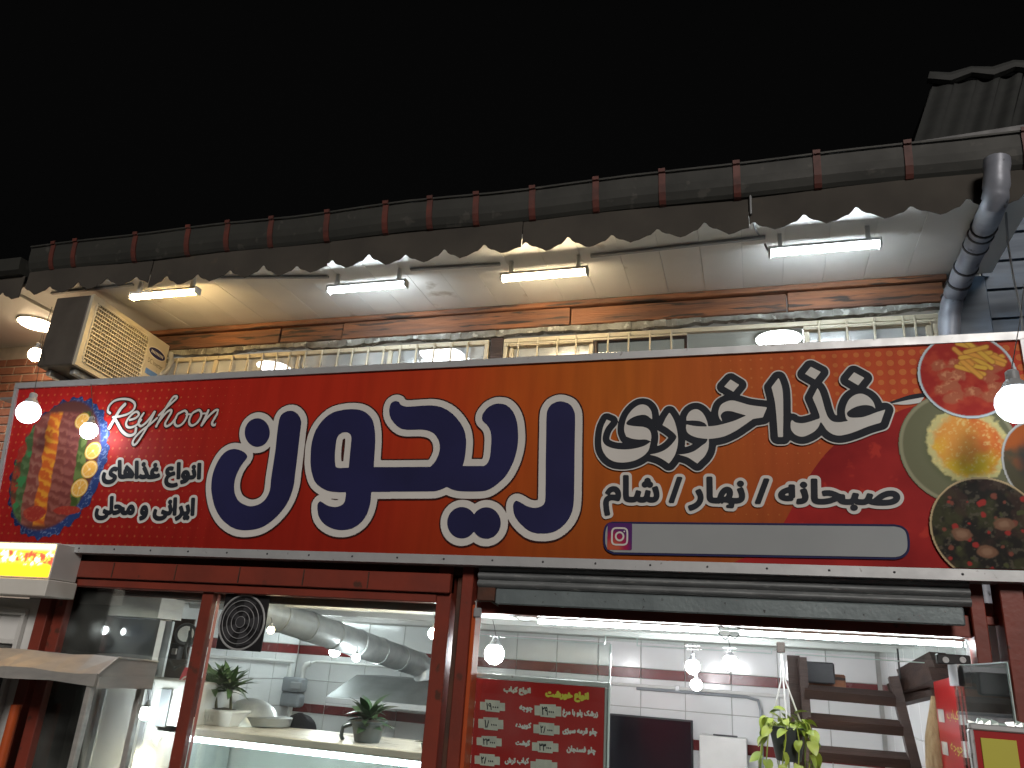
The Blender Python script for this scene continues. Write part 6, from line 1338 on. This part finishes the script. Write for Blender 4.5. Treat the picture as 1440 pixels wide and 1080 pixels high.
# poster strip and straw mat on the right wall
pw = thing('wall_poster', (0.98, 0.7, 1.0), 'narrow red menu poster with yellow lettering on the side wall by the glass leaf', 'poster')
A = P(1312, 955, 0.75); B = P(1345, 940, 0.36)
m_ = MB(); m_.hexa([(A.x, A.y, 1.0), (B.x, B.y, 1.0), (B.x + 0.01, B.y + 0.01, 1.0), (A.x + 0.01, A.y + 0.01, 1.0), (A.x, A.y, 2.27), (B.x, B.y, 2.30), (B.x + 0.01, B.y + 0.01, 2.30), (A.x + 0.01, A.y + 0.01, 2.27)]); put('sheet', m_, 'menu_red', pw)
dv = (Vector((B.x, B.y, 0)) - Vector((A.x, A.y, 0))); nv_ = Vector((dv.y, -dv.x, 0)).normalized() * 0.003
for k in range(4):
    z = 2.08 - 0.15 * k; a0 = Vector((A.x, A.y, z)) + nv_
    m_ = MB(); m_.add([a0 + dv * 0.08, a0 + dv * 0.32, a0 + dv * 0.32 + Vector((0, 0, 0.06)), a0 + dv * 0.08 + Vector((0, 0, 0.06))], [(0, 1, 2, 3)]); put('price_label', m_, 'tape', pw)
    v, tri, ed, asp = text_geo(shape(('کباب', 'جوجه', 'چلو', 'گوشت')[k])); me = bpy.data.meshes.new('lettering'); me.from_pydata([tuple(a0 + nv_ * 0.3 + dv * (0.45 + 0.45 * u) + Vector((0, 0, 0.01 + 0.055 * w_))) for u, w_ in v], [], tri); me.update(); put('lettering', me, 'menu_yellow', pw)
sm0 = P(1308, 968, 0.80); m_ = MB(); m_.tube([(sm0.x - 0.02, 0.8, FZ), (sm0.x - 0.02, 0.8, 1.5), (sm0.x, 0.8, 2.0), (sm0.x + 0.012, 0.8, 2.2)], [0.075, 0.07, 0.05, 0.012], 14); tag(put('straw_mat', m_, 'straw', None, True), 'rolled straw mat standing upright beside the red wall poster', 'mat')
# hanging pothos
hk0 = P(1098, 912, 0.42); pc_ = P(1108, 1045, 0.42)
hp = thing('hanging_plant', (pc_.x, pc_.y, pc_.z - 0.1), 'trailing yellow-green pothos in a hanging pot on cords inside the door', 'plant')
m_ = MB(); m_.lathe([(0.055, -0.08), (0.06, -0.075), (0.085, 0.06), (0.09, 0.075), (0.08, 0.075)], pc_, (0, 0, 1), 18); put('pot', m_, 'pot_dark', hp, True)
for a_ in (0.5, 2.6, 4.7):
    m_ = MB(); m_.tube([hk0, hk0.lerp(pc_, 0.35) + Vector((0.012 * math.cos(a_), 0.012 * math.sin(a_), 0)), pc_ + Vector((0.088 * math.cos(a_), 0.088 * math.sin(a_), 0.07))], 0.004, 6); put('cord', m_, 'pot_white', hp, True)
m_ = MB(); m_.box(hk0.x - 0.02, hk0.x + 0.02, hk0.y - 0.02, hk0.y + 0.02, hk0.z - 0.02, hk0.z + 0.03, 0.003); put('hook_block', m_, 'wood_dark', hp)
lf3 = leaf_mesh('leaf', 0.062, 0.026, 0.3, 'leaf_pothos', 0.2, 5, True); R = random.Random(4)
for k in range(10):
    a_ = k * 0.65 + R.uniform(-.2, .2); L_ = R.uniform(0.12, 0.34); sx, sy = math.cos(a_), math.sin(a_) * 0.8
    pts = [pc_ + Vector((0.05 * sx, 0.05 * sy, 0.08)), pc_ + Vector((0.10 * sx, 0.10 * sy, 0.11)), pc_ + Vector((0.125 * sx, 0.125 * sy, 0.02)), pc_ + Vector((0.13 * sx - 0.02, 0.13 * sy, -L_ * 0.6)), pc_ + Vector((0.12 * sx - 0.03, 0.12 * sy, -L_))]
    m_ = MB(); m_.tube(pts, 0.0035, 6); put('vine', m_, 'leaf_pothos', hp, True)
    for j in range(9):
        t = j / 8 * 3.99; i = int(t); p_ = pts[i].lerp(pts[i + 1], t - i); az = a_ + R.uniform(-1.3, 1.3); s_ = R.uniform(0.6, 1.15)
        rot = (Matrix.Rotation(az, 3, 'Z') @ Matrix.Rotation(R.uniform(0.1, 1.1), 3, 'Y') @ Matrix.Rotation(R.uniform(-.6, .6), 3, 'X')).to_euler(); inst('leaf', lf3, p_, hp, rot, (s_, s_, s_))
tuft(hp, pc_ + Vector((0, 0, 0.09)), lf3, 16, (-0.2, 0.9), (0.7, 1.15), 0.06, 33)
# door-side bulbs
bulb(695, 920, 0.75, 0.060, 'bulb_white', 'big white bulb glowing right above the red price board', P(693, 872, 0.75))
bulb(974, 938, 1.9, 0.050, 'bulb_white', 'white bulb hanging highest in the cluster above the television', P(974, 905, 1.9))
bulb(979, 963, 2.3, 0.042, 'bulb_white', 'white bulb hanging lowest above the television', P(978, 920, 2.3))
bulb(1027, 932, 1.8, 0.050, 'bulb_white', 'white bulb hanging between the television bulbs and the hanging plant', P(1024, 900, 1.8))
bulb(1352, 996, 0.9, 0.036, 'bulb_small', 'small added bulb standing in for a lamp reflection in the open glass leaf', P(1352, 965, 0.9))  # added bulb where the door glass reflects a street lamp
# red board at the kerb
rb0 = P(1362, 1020, -0.85); rb = thing('pavement_board', (rb0.x + 0.3, -0.85, 0.13), 'red board with yellow squares wrapped in clear plastic in front of the glass leaf', 'board')
rz = rb0.z; rx0 = rb0.x; rx1 = rx0 + 0.62
m_ = MB(); m_.box(rx0 + 0.012, rx1 - 0.012, -0.85, -0.83, 0.6, rz - 0.012); put('board', m_, 'menu_red', rb)
for a0, a1, b0, b1 in ((rx0, rx1, rz - 0.012, rz + 0.008), (rx0 - 0.004, rx0 + 0.012, 0.6, rz - 0.012), (rx1 - 0.012, rx1 + 0.004, 0.6, rz - 0.012)):
    m_ = MB(); m_.box(a0, a1, -0.858, -0.826, b0, b1, 0.004); put('frame_rail', m_, 'alu', rb)
for k in range(26):
    x = rx0 + 0.6 * k / 26; m_ = MB(); m_.hexa([(x, -0.855, rz + 0.008), (x + 0.02, -0.855, rz + 0.008), (x + 0.02, -0.845, rz + 0.008), (x, -0.845, rz + 0.008), (x + random.uniform(-.008, .008), -0.853, rz + random.uniform(.012, .03)), (x + 0.02, -0.852, rz + random.uniform(.01, .026)), (x + 0.02, -0.847, rz + .012), (x, -0.847, rz + .012)]); put('plastic_ruffle', m_, 'glass_edge', rb)
for k in range(5):
    z1_ = rz - 0.035 - 0.155 * k
    m_ = MB(); m_.box(rx0 + 0.03, rx0 + 0.135, -0.8535, -0.8505, z1_ - 0.115, z1_, 0.001); ys = put('yellow_square', m_, 'menu_yellow', rb)
    if k: m_ = MB(); m_.box(rx0 + 0.055, rx0 + 0.11, -0.856, -0.854, z1_ - 0.08, z1_ - 0.02); put('paper_patch', m_, 'menu_white', ys)
    v, tri, ed, asp = text_geo(shape(('جوجه', 'کباب', 'کوبیده', 'چلو', 'گوشت')[k])); me = bpy.data.meshes.new('lettering'); me.from_pydata([(rx0 + 0.30 + 0.2 * u, -0.852, z1_ - 0.10 + 0.075 * w_) for u, w_ in v], [], tri); me.update(); put('lettering', me, 'menu_yellow', rb)
for x in (rx0 + 0.05, rx1 - 0.05):
    m_ = MB(); m_.box(x - 0.015, x + 0.015, -0.852, -0.828, 0.13, 0.6); put('leg', m_, 'alu', rb)
bpy.context.view_layer.update()
